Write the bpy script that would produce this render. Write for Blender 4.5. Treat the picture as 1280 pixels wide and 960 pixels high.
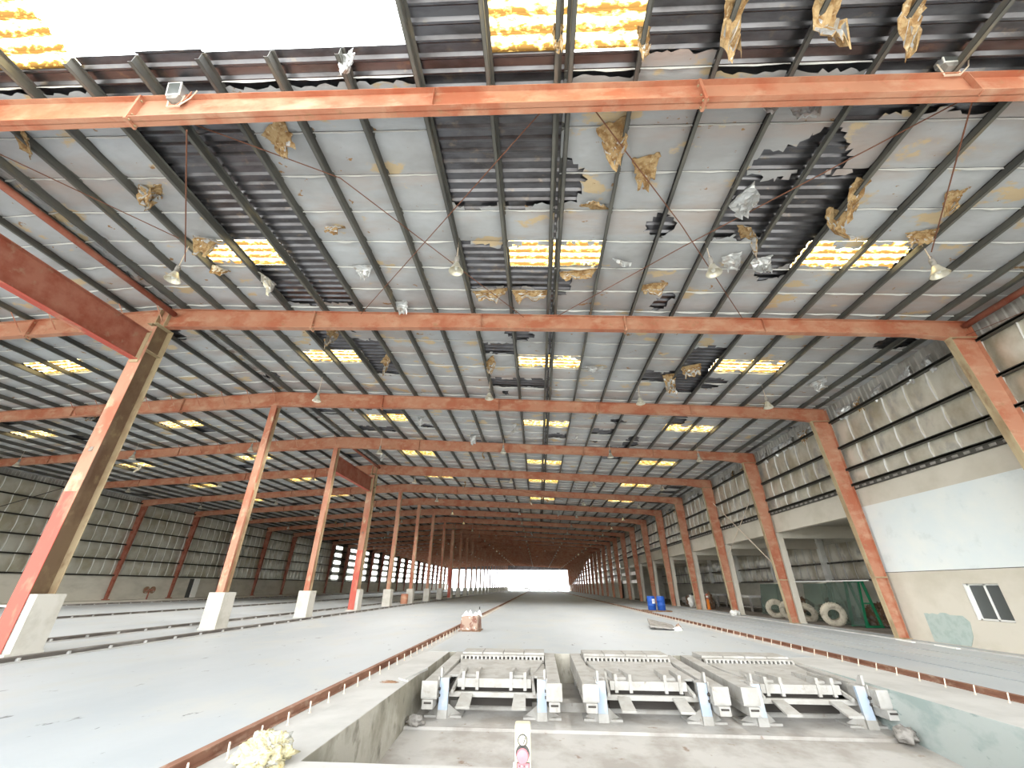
import bpy, math, random
from mathutils import Vector, Matrix, noise
random.seed(7)
S = bpy.context.scene
COL = S.collection
for o in list(bpy.data.objects): bpy.data.objects.remove(o)

# ---------------------------------------------------------------- camera, sky, sun, exposure
cam_d = bpy.data.cameras.new('camera'); cam = bpy.data.objects.new('camera', cam_d); COL.objects.link(cam)
cam_d.sensor_width = 36; cam_d.lens = 506.3195/1280*36; cam_d.clip_start = .05; cam_d.clip_end = 2000
RX = Vector((0.99832327, 0.05749113, 0.00673981)); RU = Vector((0.01966951, -0.44643363, 0.89460054)); RF = Vector((-0.05444048, 0.89296796, 0.4468159))
M = Matrix.Identity(4)
for i in range(3):
    M[i][0] = RX[i]; M[i][1] = RU[i]; M[i][2] = -RF[i]
M[2][3] = 1.6
cam.matrix_world = M
S.camera = cam
w = bpy.data.worlds.new('sky'); S.world = w; w.use_nodes = True
bg = w.node_tree.nodes['Background']; bg.inputs[0].default_value = (.93, .97, 1, 1); bg.inputs[1].default_value = 3.6
sun_d = bpy.data.lights.new('sun', 'SUN'); sun_d.energy = .7; sun_d.angle = math.radians(30); sun_d.color = (1, .97, .93)
sun = bpy.data.objects.new('sun', sun_d); COL.objects.link(sun)
sun.rotation_euler = Vector((.12, 1, -.21)).to_track_quat('-Z', 'Y').to_euler()
S.view_settings.view_transform = 'Standard'; S.view_settings.look = 'None'
S.view_settings.gamma = 1; S.view_settings.use_curve_mapping = False
S.view_settings.exposure = 1.2
S.cycles.max_bounces = 10; S.cycles.diffuse_bounces = 6; S.cycles.glossy_bounces = 3; S.cycles.transmission_bounces = 4

# ---------------------------------------------------------------- helpers
def lin(r, g, b):
    f = lambda c: (c/255/12.92) if c/255 <= .04045 else ((c/255+.055)/1.055)**2.4
    return (f(r), f(g), f(b), 1)

def mat(name, base, rough=.7, metal=0., layers=(), bump=None, spec=.3):
    """layers: (colour, noise scale (x,y,z), lo, hi) blended over the base by world-space noise"""
    m = bpy.data.materials.new(name); m.use_nodes = True
    nt = m.node_tree; b = nt.nodes['Principled BSDF']; L = nt.links.new
    b.inputs['Roughness'].default_value = rough; b.inputs['Metallic'].default_value = metal
    b.inputs['Specular IOR Level'].default_value = spec
    b.inputs['Base Color'].default_value = base
    geo = nt.nodes.new('ShaderNodeNewGeometry'); cur = None
    for i, (c, sc, lo, hi) in enumerate(layers):
        mp = nt.nodes.new('ShaderNodeMapping'); mp.inputs['Scale'].default_value = sc; mp.inputs['Location'].default_value = (i*7.3, i*3.1, i*5.7)
        L(geo.outputs['Position'], mp.inputs['Vector'])
        n = nt.nodes.new('ShaderNodeTexNoise'); n.inputs['Scale'].default_value = 1; n.inputs['Detail'].default_value = 5; n.inputs['Roughness'].default_value = .6
        L(mp.outputs[0], n.inputs['Vector'])
        r = nt.nodes.new('ShaderNodeMapRange'); r.inputs['From Min'].default_value = lo; r.inputs['From Max'].default_value = hi
        L(n.outputs['Fac'], r.inputs['Value'])
        mx = nt.nodes.new('ShaderNodeMix'); mx.data_type = 'RGBA'
        L(r.outputs[0], mx.inputs[0])
        if cur is None: mx.inputs[6].default_value = base
        else: L(cur, mx.inputs[6])
        mx.inputs[7].default_value = c; cur = mx.outputs[2]
    if cur is not None: L(cur, b.inputs['Base Color'])
    if bump:
        sc, st = bump
        n = nt.nodes.new('ShaderNodeTexNoise'); n.inputs['Scale'].default_value = 1; n.inputs['Detail'].default_value = 4
        mp = nt.nodes.new('ShaderNodeMapping'); mp.inputs['Scale'].default_value = sc if isinstance(sc, tuple) else (sc,)*3
        L(geo.outputs['Position'], mp.inputs['Vector']); L(mp.outputs[0], n.inputs['Vector'])
        bp = nt.nodes.new('ShaderNodeBump'); bp.inputs['Strength'].default_value = st; bp.inputs['Distance'].default_value = .03
        L(n.outputs['Fac'], bp.inputs['Height']); L(bp.outputs[0], b.inputs['Normal'])
    return m

MT = {}
MT['orange'] = mat('orange_steel', lin(180, 128, 102), .6, layers=[(lin(168, 102, 76), (1.1, 1.1, 1.1), .45, .62), (lin(190, 152, 126), (1.6, 1.6, 3), .5, .72), (lin(160, 122, 92), (5, 5, 5), .6, .75)])
MT['rust_red'] = mat('rust_red_steel', lin(152, 98, 80), .6, layers=[(lin(134, 72, 54), (1.5, 1.5, 1.5), .42, .62), (lin(150, 116, 96), (4, 4, 4), .58, .75)])
MT['dusty'] = mat('dusty_olive_steel', lin(176, 160, 128), .75, layers=[(lin(150, 128, 98), (1.2, 1.2, .8), .45, .65), (lin(120, 92, 64), (4, 4, 2), .55, .8)])
MT['pinkcol'] = mat('faded_pink_steel', lin(180, 132, 108), .65, layers=[(lin(170, 104, 80), (.9, .9, .5), .45, .62), (lin(190, 170, 140), (3, 3, 2), .55, .7)])
MT['brownweb'] = mat('dusty_brown_web', lin(118, 98, 76), .75, layers=[(lin(98, 76, 58), (1.2, 1.2, .8), .45, .65), (lin(140, 122, 92), (3, 3, 2), .55, .75)])
MT['redflange'] = mat('red_primer_flange', lin(190, 92, 78), .6, layers=[(lin(196, 150, 120), (1.5, 1.5, .7), .52, .72)])
MT['purlin'] = mat('galvanised_purlin', lin(112, 111, 104), .5, .3, layers=[(lin(84, 84, 82), (2, .4, 2), .4, .65), (lin(138, 128, 106), (3, .8, 3), .58, .75)])
MT['sheet'] = mat('bare_roof_sheet', lin(112, 112, 116), .3, .9, layers=[(lin(88, 86, 88), (1, 3, 1), .42, .62), (lin(140, 128, 116), (2.5, 4, 2), .6, .75)])
MT['lining'] = mat('grey_foil_lining', lin(182, 185, 187), .5, .12, layers=[(lin(160, 160, 160), (.35, .5, .35), .4, .62), (lin(172, 156, 146), (.22, .9, .3), .52, .72), (lin(196, 176, 142), (.8, 1.3, 1), .60, .64), (lin(150, 116, 78), (2.6, 3.2, 2), .665, .69)], bump=((2.2, 7, 2), .5))
MT['wallsheet'] = mat('bare_wall_sheet', lin(186, 184, 178), .4, .3, layers=[(lin(160, 156, 148), (1, 1, 1), .45, .65)])
MT['annexfloor'] = mat('dark_annex_floor', lin(128, 122, 114), .8, layers=[(lin(96, 88, 80), (1, 1, 1), .45, .6)])  # darker brown than the hall floor
MT['lip'] = mat('white_seam_tape', lin(210, 210, 206), .5)
MT['fibre'] = mat('yellow_glass_wool', lin(176, 150, 110), .95, layers=[(lin(140, 108, 70), (7, 7, 7), .45, .6), (lin(200, 182, 150), (11, 11, 11), .58, .7)], bump=(30, .8))
MT['foilscrap'] = mat('silver_foil_scrap', lin(200, 202, 202), .35, .5, layers=[(lin(160, 150, 140), (6, 6, 6), .5, .7)])
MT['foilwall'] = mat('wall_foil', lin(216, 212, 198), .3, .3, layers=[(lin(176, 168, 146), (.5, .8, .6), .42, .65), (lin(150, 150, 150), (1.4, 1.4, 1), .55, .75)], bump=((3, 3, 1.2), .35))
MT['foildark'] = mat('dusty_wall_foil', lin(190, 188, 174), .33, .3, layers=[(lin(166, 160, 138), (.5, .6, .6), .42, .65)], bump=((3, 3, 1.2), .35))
MT['girt'] = mat('dark_girt', lin(84, 82, 76), .6, .2)
MT['concrete'] = mat('dusty_concrete_floor', lin(178, 183, 185), .5, layers=[(lin(167, 173, 176), (.25, .1, .3), .42, .62), (lin(178, 180, 177), (.8, .5, .8), .5, .7), (lin(104, 104, 104), (5, 1.8, 5), .675, .71)], bump=(6, .12))
MT['bench'] = mat('pale_concrete', lin(188, 187, 183), .85, layers=[(lin(174, 173, 169), (1, 1, 1), .42, .65)], bump=(9, .15))
MT['pitwall'] = mat('stained_pit_concrete', lin(176, 172, 160), .8, layers=[(lin(142, 138, 124), (2.2, 1.2, 1.0), .42, .58), (lin(112, 108, 96), (5, 3, 2.2), .56, .72)], bump=(8, .25))
MT['pitwallg'] = mat('green_stained_pit_concrete', lin(174, 182, 178), .8, layers=[(lin(150, 164, 160), (2.2, 1.2, 2.0), .45, .6), (lin(112, 130, 126), (5, 3, 6), .6, .74)], bump=(8, .25))
MT['pitfloor'] = mat('dusty_pit_floor', lin(180, 177, 172), .9, layers=[(lin(156, 151, 144), (1.4, 1.4, 1), .42, .62), (lin(138, 122, 108), (4, 4, 4), .64, .72)], bump=(10, .2))
MT['brownrail'] = mat('rusty_rail', lin(146, 108, 88), .75, layers=[(lin(120, 82, 64), (3, 1, 3), .4, .6), (lin(170, 144, 124), (6, 3, 6), .55, .72)])
MT['darkrail'] = mat('dark_steel_rail', lin(112, 106, 100), .6, .2, layers=[(lin(150, 146, 140), (3, .7, 3), .5, .65)])
MT['stud'] = mat('dusty_stud', lin(212, 196, 176), .7)
MT['beige'] = mat('beige_painted_concrete', lin(204, 198, 184), .8, layers=[(lin(190, 184, 168), (.6, .6, .8), .45, .68)])
MT['bluewhite'] = mat('pale_blue_paint', lin(214, 222, 222), .7, layers=[(lin(222, 226, 222), (.6, .6, .9), .4, .65), (lin(204, 212, 210), (1.6, 1.6, 2), .58, .74)])
MT['lowwall'] = mat('grey_low_wall', lin(196, 192, 178), .85, layers=[(lin(178, 174, 160), (.4, .4, 1), .42, .64)])
MT['plinth'] = mat('white_concrete_plinth', lin(200, 196, 186), .85, layers=[(lin(184, 180, 168), (2, 2, 2), .45, .65)])
MT['machine'] = mat('dust_covered_steel', lin(172, 170, 165), .8, layers=[(lin(158, 155, 148), (3, 3, 3), .42, .6), (lin(140, 132, 122), (7, 7, 7), .62, .74)], bump=(25, .15))
MT['machdark'] = mat('dark_parts_and_gap_shade', lin(70, 66, 62), .8)  # dark parts; also stands in for shade between the comb teeth
MT['bluesteel'] = mat('pale_blue_steel_post', lin(162, 176, 192), .6, layers=[(lin(184, 184, 180), (5, 5, 3), .48, .62)])
MT['white'] = mat('white_paint', lin(232, 232, 226), .5)
MT['cream'] = mat('cream_enclosure', lin(188, 181, 156), .45, layers=[(lin(176, 164, 136), (60, 60, 60), .6, .7)])
MT['pink'] = mat('faded_pink_button', lin(200, 110, 116), .45)
MT['darkgrey'] = mat('dark_grey_plastic', lin(70, 70, 68), .6)
MT['blue'] = mat('blue_plastic', lin(38, 84, 168), .45, layers=[(lin(90, 120, 170), (8, 8, 8), .6, .75)])
MT['rubber'] = mat('dusty_tyre_rubber', lin(176, 168, 150), .9, layers=[(lin(120, 114, 104), (6, 6, 6), .5, .7)])
MT['green'] = mat('green_painted_steel', lin(40, 128, 88), .55)
MT['teal'] = mat('pale_teal_plaster', lin(172, 184, 178), .85, layers=[(lin(160, 174, 167), (5, 5, 5), .45, .62)])
MT['cable'] = mat('brown_cable', lin(118, 78, 60), .7)
MT['alu'] = mat('spun_aluminium', lin(214, 210, 196), .35, .5, layers=[(lin(196, 184, 150), (9, 9, 9), .5, .7)])
MT['bag'] = mat('wrapped_bundle', lin(158, 134, 116), .5, layers=[(lin(120, 78, 62), (4, 4, 4), .5, .58), (lin(196, 190, 180), (6, 6, 6), .58, .66)])
MT['yellowwool'] = mat('pale_yellow_wool', lin(200, 190, 152), .95, layers=[(lin(180, 154, 84), (9, 9, 9), .56, .68), (lin(190, 190, 184), (5, 5, 5), .52, .62)], bump=(40, .9))
MT['brownbits'] = mat('brown_scrap', lin(120, 92, 70), .85, layers=[(lin(150, 140, 130), (5, 5, 5), .5, .65)])
MT['greybits'] = mat('grey_scrap', lin(150, 146, 140), .8, layers=[(lin(110, 106, 100), (5, 5, 5), .5, .65)])
MT['hivis'] = mat('orange_cloth', lin(232, 132, 52), .8)
MT['asphalt'] = mat('pale_yard_ground', lin(200, 196, 186), .9, layers=[(lin(196, 190, 178), (.1, .1, .1), .4, .65)])

def glassmat(name, col, rough=.05, alpha=.3):
    m = bpy.data.materials.new(name); m.use_nodes = True; nt = m.node_tree; nt.nodes.clear(); L = nt.links.new
    out = nt.nodes.new('ShaderNodeOutputMaterial'); t = nt.nodes.new('ShaderNodeBsdfTransparent'); g = nt.nodes.new('ShaderNodeBsdfPrincipled')
    t.inputs[0].default_value = (*[min(1, c*.5+.5) for c in col[:3]], 1)
    g.inputs['Base Color'].default_value = col; g.inputs['Roughness'].default_value = rough
    mx = nt.nodes.new('ShaderNodeMixShader'); mx.inputs[0].default_value = alpha
    L(t.outputs[0], mx.inputs[1]); L(g.outputs[0], mx.inputs[2]); L(mx.outputs[0], out.inputs[0])
    return m
MT['glass'] = glassmat('green_tinted_glass', lin(150, 170, 160), .08, .16)
MT['pane'] = glassmat('dusty_window_pane', lin(96, 100, 98), .2, .8)

def skylightmat():
    m = bpy.data.materials.new('yellowed_fibreglass'); m.use_nodes = True; nt = m.node_tree; nt.nodes.clear(); L = nt.links.new
    out = nt.nodes.new('ShaderNodeOutputMaterial'); t = nt.nodes.new('ShaderNodeBsdfTranslucent'); d = nt.nodes.new('ShaderNodeBsdfDiffuse')
    geo = nt.nodes.new('ShaderNodeNewGeometry')
    mp = nt.nodes.new('ShaderNodeMapping'); mp.inputs['Scale'].default_value = (7, 16, 3); L(geo.outputs['Position'], mp.inputs[0])
    n = nt.nodes.new('ShaderNodeTexNoise'); n.inputs['Scale'].default_value = 1; n.inputs['Detail'].default_value = 6; L(mp.outputs[0], n.inputs[0])
    r = nt.nodes.new('ShaderNodeValToRGB'); r.color_ramp.elements[0].position = .40; r.color_ramp.elements[0].color = lin(120, 88, 44)
    r.color_ramp.elements[1].position = .60; r.color_ramp.elements[1].color = lin(246, 232, 186)
    e = r.color_ramp.elements.new(.49); e.color = lin(220, 182, 92)
    sx = nt.nodes.new('ShaderNodeSeparateXYZ'); L(geo.outputs['Position'], sx.inputs[0])
    def mth(op, a, b):
        q = nt.nodes.new('ShaderNodeMath'); q.operation = op
        for k_, v_ in ((0, a), (1, b)):
            if isinstance(v_, (int, float)): q.inputs[k_].default_value = v_
            else: L(v_, q.inputs[k_])
        return q.outputs[0]
    band = mth('SINE', mth('MULTIPLY', sx.outputs['Y'], 2*math.pi*4), 0)      # dirt lies in the pans, ribs stay clean
    fac = mth('ADD', n.outputs['Fac'], mth('MULTIPLY', band, .13))
    L(fac, r.inputs[0]); L(r.outputs[0], t.inputs[0]); L(r.outputs[0], d.inputs[0])
    mx = nt.nodes.new('ShaderNodeMixShader'); mx.inputs[0].default_value = .12
    L(t.outputs[0], mx.inputs[1]); L(d.outputs[0], mx.inputs[2]); L(mx.outputs[0], out.inputs[0])
    return m
MT['skylight'] = skylightmat()

class MB:
    def __init__(s): s.v = []; s.f = []; s.m = []; s.mats = []; s.sm = False
    def mi(s, m):
        if m not in s.mats: s.mats.append(m)
        return s.mats.index(m)
    def face(s, pts, m):
        b = len(s.v); s.v += [tuple(p) for p in pts]; s.f.append(tuple(range(b, b+len(pts)))); s.m.append(s.mi(m))
    def raw(s, vs, fs, m):
        b = len(s.v); s.v += [tuple(p) for p in vs]; k = s.mi(m)
        for f in fs: s.f.append(tuple(i+b for i in f)); s.m.append(k)
    def hexa(s, p, m):      # p: 8 points, bottom ring 0-3, top ring 4-7
        s.raw(p, [(3, 2, 1, 0), (4, 5, 6, 7), (0, 1, 5, 4), (1, 2, 6, 5), (2, 3, 7, 6), (3, 0, 4, 7)], m)
    def box(s, x0, x1, y0, y1, z0, z1, m):
        s.hexa([(x0, y0, z0), (x1, y0, z0), (x1, y1, z0), (x0, y1, z0), (x0, y0, z1), (x1, y0, z1), (x1, y1, z1), (x0, y1, z1)], m)
    def bar(s, a, b, wx, wz, m, up=(0, 0, 1)):   # rectangular bar from a to b
        a = Vector(a); b = Vector(b); d = (b-a).normalized(); u = Vector(up)
        if abs(d.dot(u)) > .98: u = Vector((0, 1, 0))
        r = d.cross(u).normalized(); u = r.cross(d).normalized()
        q = [(-wx/2, -wz/2), (wx/2, -wz/2), (wx/2, wz/2), (-wx/2, wz/2)]
        s.hexa([a+r*i+u*j for i, j in q]+[b+r*i+u*j for i, j in q], m)
    def tube(s, pts, r, m, n=8, cap=True):
        pts = [Vector(p) for p in pts]; b = len(s.v); k = s.mi(m); N = len(pts)
        for i, p in enumerate(pts):
            d = (pts[min(i+1, N-1)]-pts[max(i-1, 0)]).normalized()
            u = Vector((0, 0, 1)) if abs(d.z) < .9 else Vector((0, 1, 0))
            a = d.cross(u).normalized(); c = a.cross(d); rr = r[i] if isinstance(r, (list, tuple)) else r
            for j in range(n):
                t = 2*math.pi*j/n; s.v.append(tuple(p+a*rr*math.cos(t)+c*rr*math.sin(t)))
        for i in range(N-1):
            for j in range(n):
                s.f.append((b+i*n+j, b+i*n+(j+1) % n, b+(i+1)*n+(j+1) % n, b+(i+1)*n+j)); s.m.append(k)
        if cap:
            s.f.append(tuple(b+j for j in range(n))[::-1]); s.m.append(k)
            s.f.append(tuple(b+(N-1)*n+j for j in range(n))); s.m.append(k)
    def lathe(s, prof, c, m, n=20, axis='z'):
        b = len(s.v); k = s.mi(m)
        for r, h in prof:
            for j in range(n):
                t = 2*math.pi*j/n; x, y = r*math.cos(t), r*math.sin(t)
                p = (x, y, h) if axis == 'z' else ((h, x, y) if axis == 'x' else (x, h, y))
                s.v.append((c[0]+p[0], c[1]+p[1], c[2]+p[2]))
        for i in range(len(prof)-1):
            for j in range(n):
                s.f.append((b+i*n+j, b+i*n+(j+1) % n, b+(i+1)*n+(j+1) % n, b+(i+1)*n+j)); s.m.append(k)
    def prism(s, poly, axis, a, b, m):    # polygon in the plane normal to axis, extruded from a to b
        def P(q, t):
            return (t, q[0], q[1]) if axis == 'x' else ((q[0], t, q[1]) if axis == 'y' else (q[0], q[1], t))
        n = len(poly); vs = [P(q, a) for q in poly]+[P(q, b) for q in poly]
        fs = [tuple(range(n))[::-1], tuple(range(n, 2*n))]+[(i, (i+1) % n, n+(i+1) % n, n+i) for i in range(n)]
        s.raw(vs, fs, m)
    def build(s, name, parent=None, smooth=False, off=None):
        me = bpy.data.meshes.new(name)
        v = s.v if off is None else [(p[0]-off[0], p[1]-off[1], p[2]-off[2]) for p in s.v]
        me.from_pydata(v, [], s.f)
        for m in s.mats: me.materials.append(MT[m])
        me.polygons.foreach_set('material_index', s.m)
        if smooth: me.polygons.foreach_set('use_smooth', [True]*len(s.f))
        me.update()
        o = bpy.data.objects.new(name, me); COL.objects.link(o)
        if off is not None and parent is None: o.location = off
        if parent: o.parent = parent
        return o

def recalc(o):
    import bmesh
    bm = bmesh.new(); bm.from_mesh(o.data); bmesh.ops.recalc_face_normals(bm, faces=bm.faces); bm.to_mesh(o.data); bm.free(); return o
def thing(name, label, cat, loc=(0, 0, 0), rz=0, group=None):
    o = bpy.data.objects.new(name, None); COL.objects.link(o); o.location = loc; o.rotation_euler = (0, 0, rz); o.empty_display_size = .2
    return tag(o, label, cat, group)
def tag(o, label, cat, group=None):
    o['label'] = label; o['category'] = cat
    if group: o['group'] = group
    return o
def struct(o): o['kind'] = 'structure'; return o
KIDS = {}
def dup(root, loc=None, label=None, group=None, rz=None):
    r = root.copy(); COL.objects.link(r)
    if loc is not None: r.location = loc
    if rz is not None: r.rotation_euler = (0, 0, rz)
    if label: r['label'] = label
    if group: r['group'] = group
    for ch in [c for c in root.children]:
        c = ch.copy(); COL.objects.link(c); c.parent = r
        for g in [x for x in ch.children]:
            d = g.copy(); COL.objects.link(d); d.parent = c
    return r
ORD = ['zeroth', 'first', 'second', 'third', 'fourth', 'fifth', 'sixth', 'seventh', 'eighth', 'ninth', 'tenth', 'eleventh', 'twelfth', 'thirteenth', 'fourteenth', 'fifteenth', 'sixteenth', 'seventeenth', 'eighteenth', 'nineteenth', 'twentieth', 'twenty-first', 'twenty-second', 'twenty-third', 'twenty-fourth', 'twenty-fifth', 'twenty-sixth', 'twenty-seventh', 'twenty-eighth', 'twenty-ninth', 'thirtieth']
rnd = lambda a, b: random.uniform(a, b)
def nz(x, y, z=0): return noise.noise((x, y, z))

# ---------------------------------------------------------------- dimensions (metres); x across, y down the hall
XL, XR, XW = -12.72, 13.28, -38.7          # ridge / interior column line, right column line, left wall
BAY = 6.8891
def Y(k): return 4.212+(k-1)*BAY
NF = 28; YE = Y(NF)+.3; Y0 = -2.68
def T(x): return 9.672-.0545*x if x > XL else 9.672-.0545*(2*XL-x)      # top of the rafters
PX = [.62+1.3*i for i in range(-10, 10)]; PX[-1] = 12.35                # purlins of the right slope
PXL = [2*XL-x for x in PX[::-1]]                                         # purlins of the left slope

# ---------------------------------------------------------------- floor and pit
PIT = (-2.45, 6.25, 5.25, 13.0)
m = MB()
m.box(-60, -3.62, -2.7, YE+6, -.4, 0, 'concrete')
m.box(-3.62, -3.13, -2.7, YE+6, -.4, -.07, 'bench')
m.box(-3.13, -3.05, -2.7, YE+6, -.4, -.015, 'bench')
m.box(-3.05, PIT[0], -2.7, PIT[3], -.4, -.003, 'bench')
m.box(-3.05, 7.12, PIT[3], YE+6, -.4, 0, 'concrete')
m.box(PIT[0], PIT[1], -2.7, PIT[2], -.4, 0, 'bench')
m.box(PIT[1], 7.12, -2.7, PIT[3], -.4, -.003, 'bench')
m.box(7.12, 7.2, -2.7, YE+6, -.4, -.015, 'bench')
m.box(7.2, 7.98, -2.7, YE+6, -.4, -.06, 'bench')
for a, b in ((7.98, 9.35), (9.46, 10.35), (10.46, 11.4), (11.51, 30)): m.box(a, b, -2.7, YE+6, -.4, 0, 'concrete')
for a in (9.35, 10.35, 11.4): m.box(a, a+.11, -2.7, YE+6, -.4, -.05, 'girt')
m.box(-38.7, -36.4, -2.7, YE, 0, .25, 'lowwall')
struct(m.build('floor'))
for a, b, c, d in ((-300, 300, -300, -2.7), (-300, 300, YE+6, 700), (-300, -60, -2.7, YE+6), (30, 300, -2.7, YE+6)):
    m = MB(); m.box(a, b, c, d, -.6, -.41, 'asphalt'); struct(m.build('floor'))
m = MB(); m.box(PIT[0], PIT[1], 9.1, PIT[3], -1.3, -.65, 'pitfloor')
m.hexa([(PIT[0], 5.0, -1.3), (PIT[1], 5.0, -1.3), (PIT[1], 9.1, -1.3), (PIT[0], 9.1, -1.3), (PIT[0], 5.0, -.98), (PIT[1], 5.0, -.98), (PIT[1], 9.1, -.69), (PIT[0], 9.1, -.69)], 'pitfloor')
m.box(PIT[0], PIT[1], 9.07, 9.13, -.9, -.645, 'pitfloor')
m.box(PIT[0], PIT[1], 10.25, 10.6, -.66, -.5, 'machine')
struct(m.build('floor'))
m = MB(); m.box(PIT[0]-.3, PIT[0]+.01, PIT[2]-.3, PIT[3]+.3, -1.3, -.006, 'pitwall'); struct(m.build('wall_left'))
m = MB(); m.box(PIT[1]-.01, PIT[1]+.3, PIT[2]-.3, PIT[3]+.3, -1.3, -.006, 'pitwallg'); struct(m.build('wall_right'))
m = MB(); m.box(PIT[0], PIT[1], PIT[3]-.03, PIT[3]+.3, -1.3, -.004, 'pitwall'); struct(m.build('wall_back'))
m = MB(); m.box(PIT[0], PIT[1], PIT[2]-.3, PIT[2], -1.3, -.01, 'pitwall'); struct(m.build('wall_front'))

# ---------------------------------------------------------------- roof: bare sheet, lining, skylights
ND = 46
def cells_right(): return [(PX[i], PX[i+1], i-10) for i in range(len(PX)-1)]
CR = cells_right()                                  # n: cell starts at .62+1.3 n
CR.append((12.35, 13.6, 9)); CR.insert(0, (XL, PX[0], -11))
EXPOSED = {}; SKY = set(); GONE = set()
def ex(ns, js):
    for n in ns:
        for j in js: EXPOSED[(n, j)] = 1
def skyl(ns, js):
    for n in ns:
        for j in js: SKY.add((n, j)); EXPOSED[(n, j)] = 1
def end3(y): return 3.68 if y == 4 else y
ex(range(-11, 10), range(-3, 4))
for n in (1,): EXPOSED.pop((n, 3))
for n in range(-11, 10): ex([n], [-3, -2, -1])
ex((-2, -1), (4, 5, 6)); ex((-2,), (8,)); ex((-2, -1), (9,)); ex((-7, -6), range(4, 11)); ex((3, 4), (6, 7)); ex((4,), (8,)); ex((4, 5), (4,))
skyl((-1, 0), (2, 3, 8)); skyl((-8, -7), (8,)); skyl((5, 6), (8,)); skyl((-9, -8), (2, 3)); skyl((6, 7), (2, 3))
skyl((-1, 0), (14,)); skyl((-8, -7), (14,)); skyl((5, 6), (14,))
ex((-7, -6), (13,)); ex((-6,), (15, 14)); ex((-7,), (12,)); ex((-2,), (13,)); ex((-2, -1), (16,)); ex((3, 4), (15,)); ex((4,), (13, 14, 16))
for k in range(3, NF):
    j = int(Y(k)+3.4)
    for ns in ((-8, -7), (-1, 0), (5, 6)):
        skyl(ns, (j if ns[0] != -1 or k % 2 else j+1,))
for n in range(-8, -1):
    for j in (2, 3): GONE.add((n, j))
for n in (-8, -7, -2): GONE.discard((n, 2)); 
GONE = {(n, j) for n in range(-7, -2) for j in (2, 3)}; 
for k in range(3, NF):                               # odd lost patches further down
    for _ in range(5): ex([random.randint(-10, 8)], [int(Y(k)+rnd(.5, 6))])
LEX = set()
for k in range(1, NF):
    for _ in range(4): LEX.add((random.randint(0, 18), int(Y(k)+rnd(0, 6))))

def sheet_profile(y0, y1):
    ys = []; y = y0
    while y < y1-.01:
        ys += [(y, .05), (y+.135, .05), (y+.18, 0), (y+.215, 0)]; y += .25
    ys.append((y1, 0)); return ys
ZS = .235                                           # sheet above the rafter tops
def roof_sheet(xs_cells, sl):
    v = []; f = []; prof = sheet_profile(Y0, YE)
    xs = [c[0] for c in xs_cells]+[xs_cells[-1][1]]
    W = len(xs)
    for y, h in prof:
        for x in xs: v.append((x, y, T(x)+ZS+h))
    for i in range(len(prof)-1):
        yc = (prof[i][0]+prof[i+1][0])/2; j = math.floor(yc)
        for c in range(W-1):
            n = xs_cells[c][2]
            if sl == 'R' and ((n, j) in SKY or (n, j) in GONE):
                if (n, j) in SKY and not (j == 3 and yc > 3.68): continue
                x0 = xs[c]; ragged = 3.62+.25*nz(n*2.7, 1.3)
                if yc < ragged and yc > 2.35: continue
            if sl == 'L' and (n, j) in SKYL: continue
            f.append((i*W+c, i*W+c+1, (i+1)*W+c+1, (i+1)*W+c))
    me = bpy.data.meshes.new('ceiling'); me.from_pydata(v, [], f); me.materials.append(MT['sheet']); me.update()
    o = bpy.data.objects.new('ceiling', me); COL.objects.link(o); return struct(o)
CL = [(PXL[i], PXL[i+1], i) for i in range(len(PXL)-1)]; CL.append((PXL[-1], XL, 19)); CL.insert(0, (XW-.3, PXL[0], -1))
SKYL = set()
for k in range(1, NF):
    j = int(Y(k)+3.4)
    for n in (5, 6, 12, 13): SKYL.add((n, j)); LEX.add((n, j))
roof_sheet(CR, 'R'); roof_sheet(CL, 'L')

def skylight(x0, x1, y0, y1, label, group):
    mb = MB(); prof = sheet_profile(y0, y1); vs = []; fs = []
    for y, h in prof: vs += [(x0, y, T(x0)+ZS+h+.002), (x1, y, T(x1)+ZS+h+.002)]
    for i in range(len(prof)-1): fs.append((2*i, 2*i+1, 2*i+3, 2*i+2))
    c = ((x0+x1)/2, (y0+y1)/2, T((x0+x1)/2)+ZS)
    mb.raw(vs, fs, 'skylight'); tag(mb.build('roof_skylight', off=c), label, 'skylight', group)
def bayname(y):
    k = int((y-4.212)//BAY)+1
    return 'before the nearest rafter' if k < 1 else 'between rafters %s and %s' % (ORD[k], ORD[k+1])
for ns, side in (((-9, -8), 'far left'), ((-8, -7), 'left'), ((-1, 0), 'middle'), ((5, 6), 'right'), ((6, 7), 'far right')):
    done = set()
    for (n, j) in sorted(SKY):
        if n == ns[0] and (ns[1], j) in SKY and (n+1, j) in SKY and j not in done and not ((n, j-1) in done):
            js = [j]
            if (n, j+1) in SKY: js.append(j+1); done.add(j+1)
            done.add(j)
            for q, nn in enumerate(ns):
                x0, x1 = [(c[0], c[1]) for c in CR if c[2] == nn][0]
                k = int((j-4.212)//BAY)+1
                if k <= 7: skylight(x0, x1, j, end3(js[-1]+1), 'yellow skylight, %s half of the %s pair %s' % (('left', 'right')[q], side, bayname(j)), 'skylights in the right roof slope')
                else: skylight(x0, x1, j, end3(js[-1]+1), 'small far yellow skylight of the %s row beyond the eighth rafter' % side, 'far %s skylights' % side)
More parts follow.
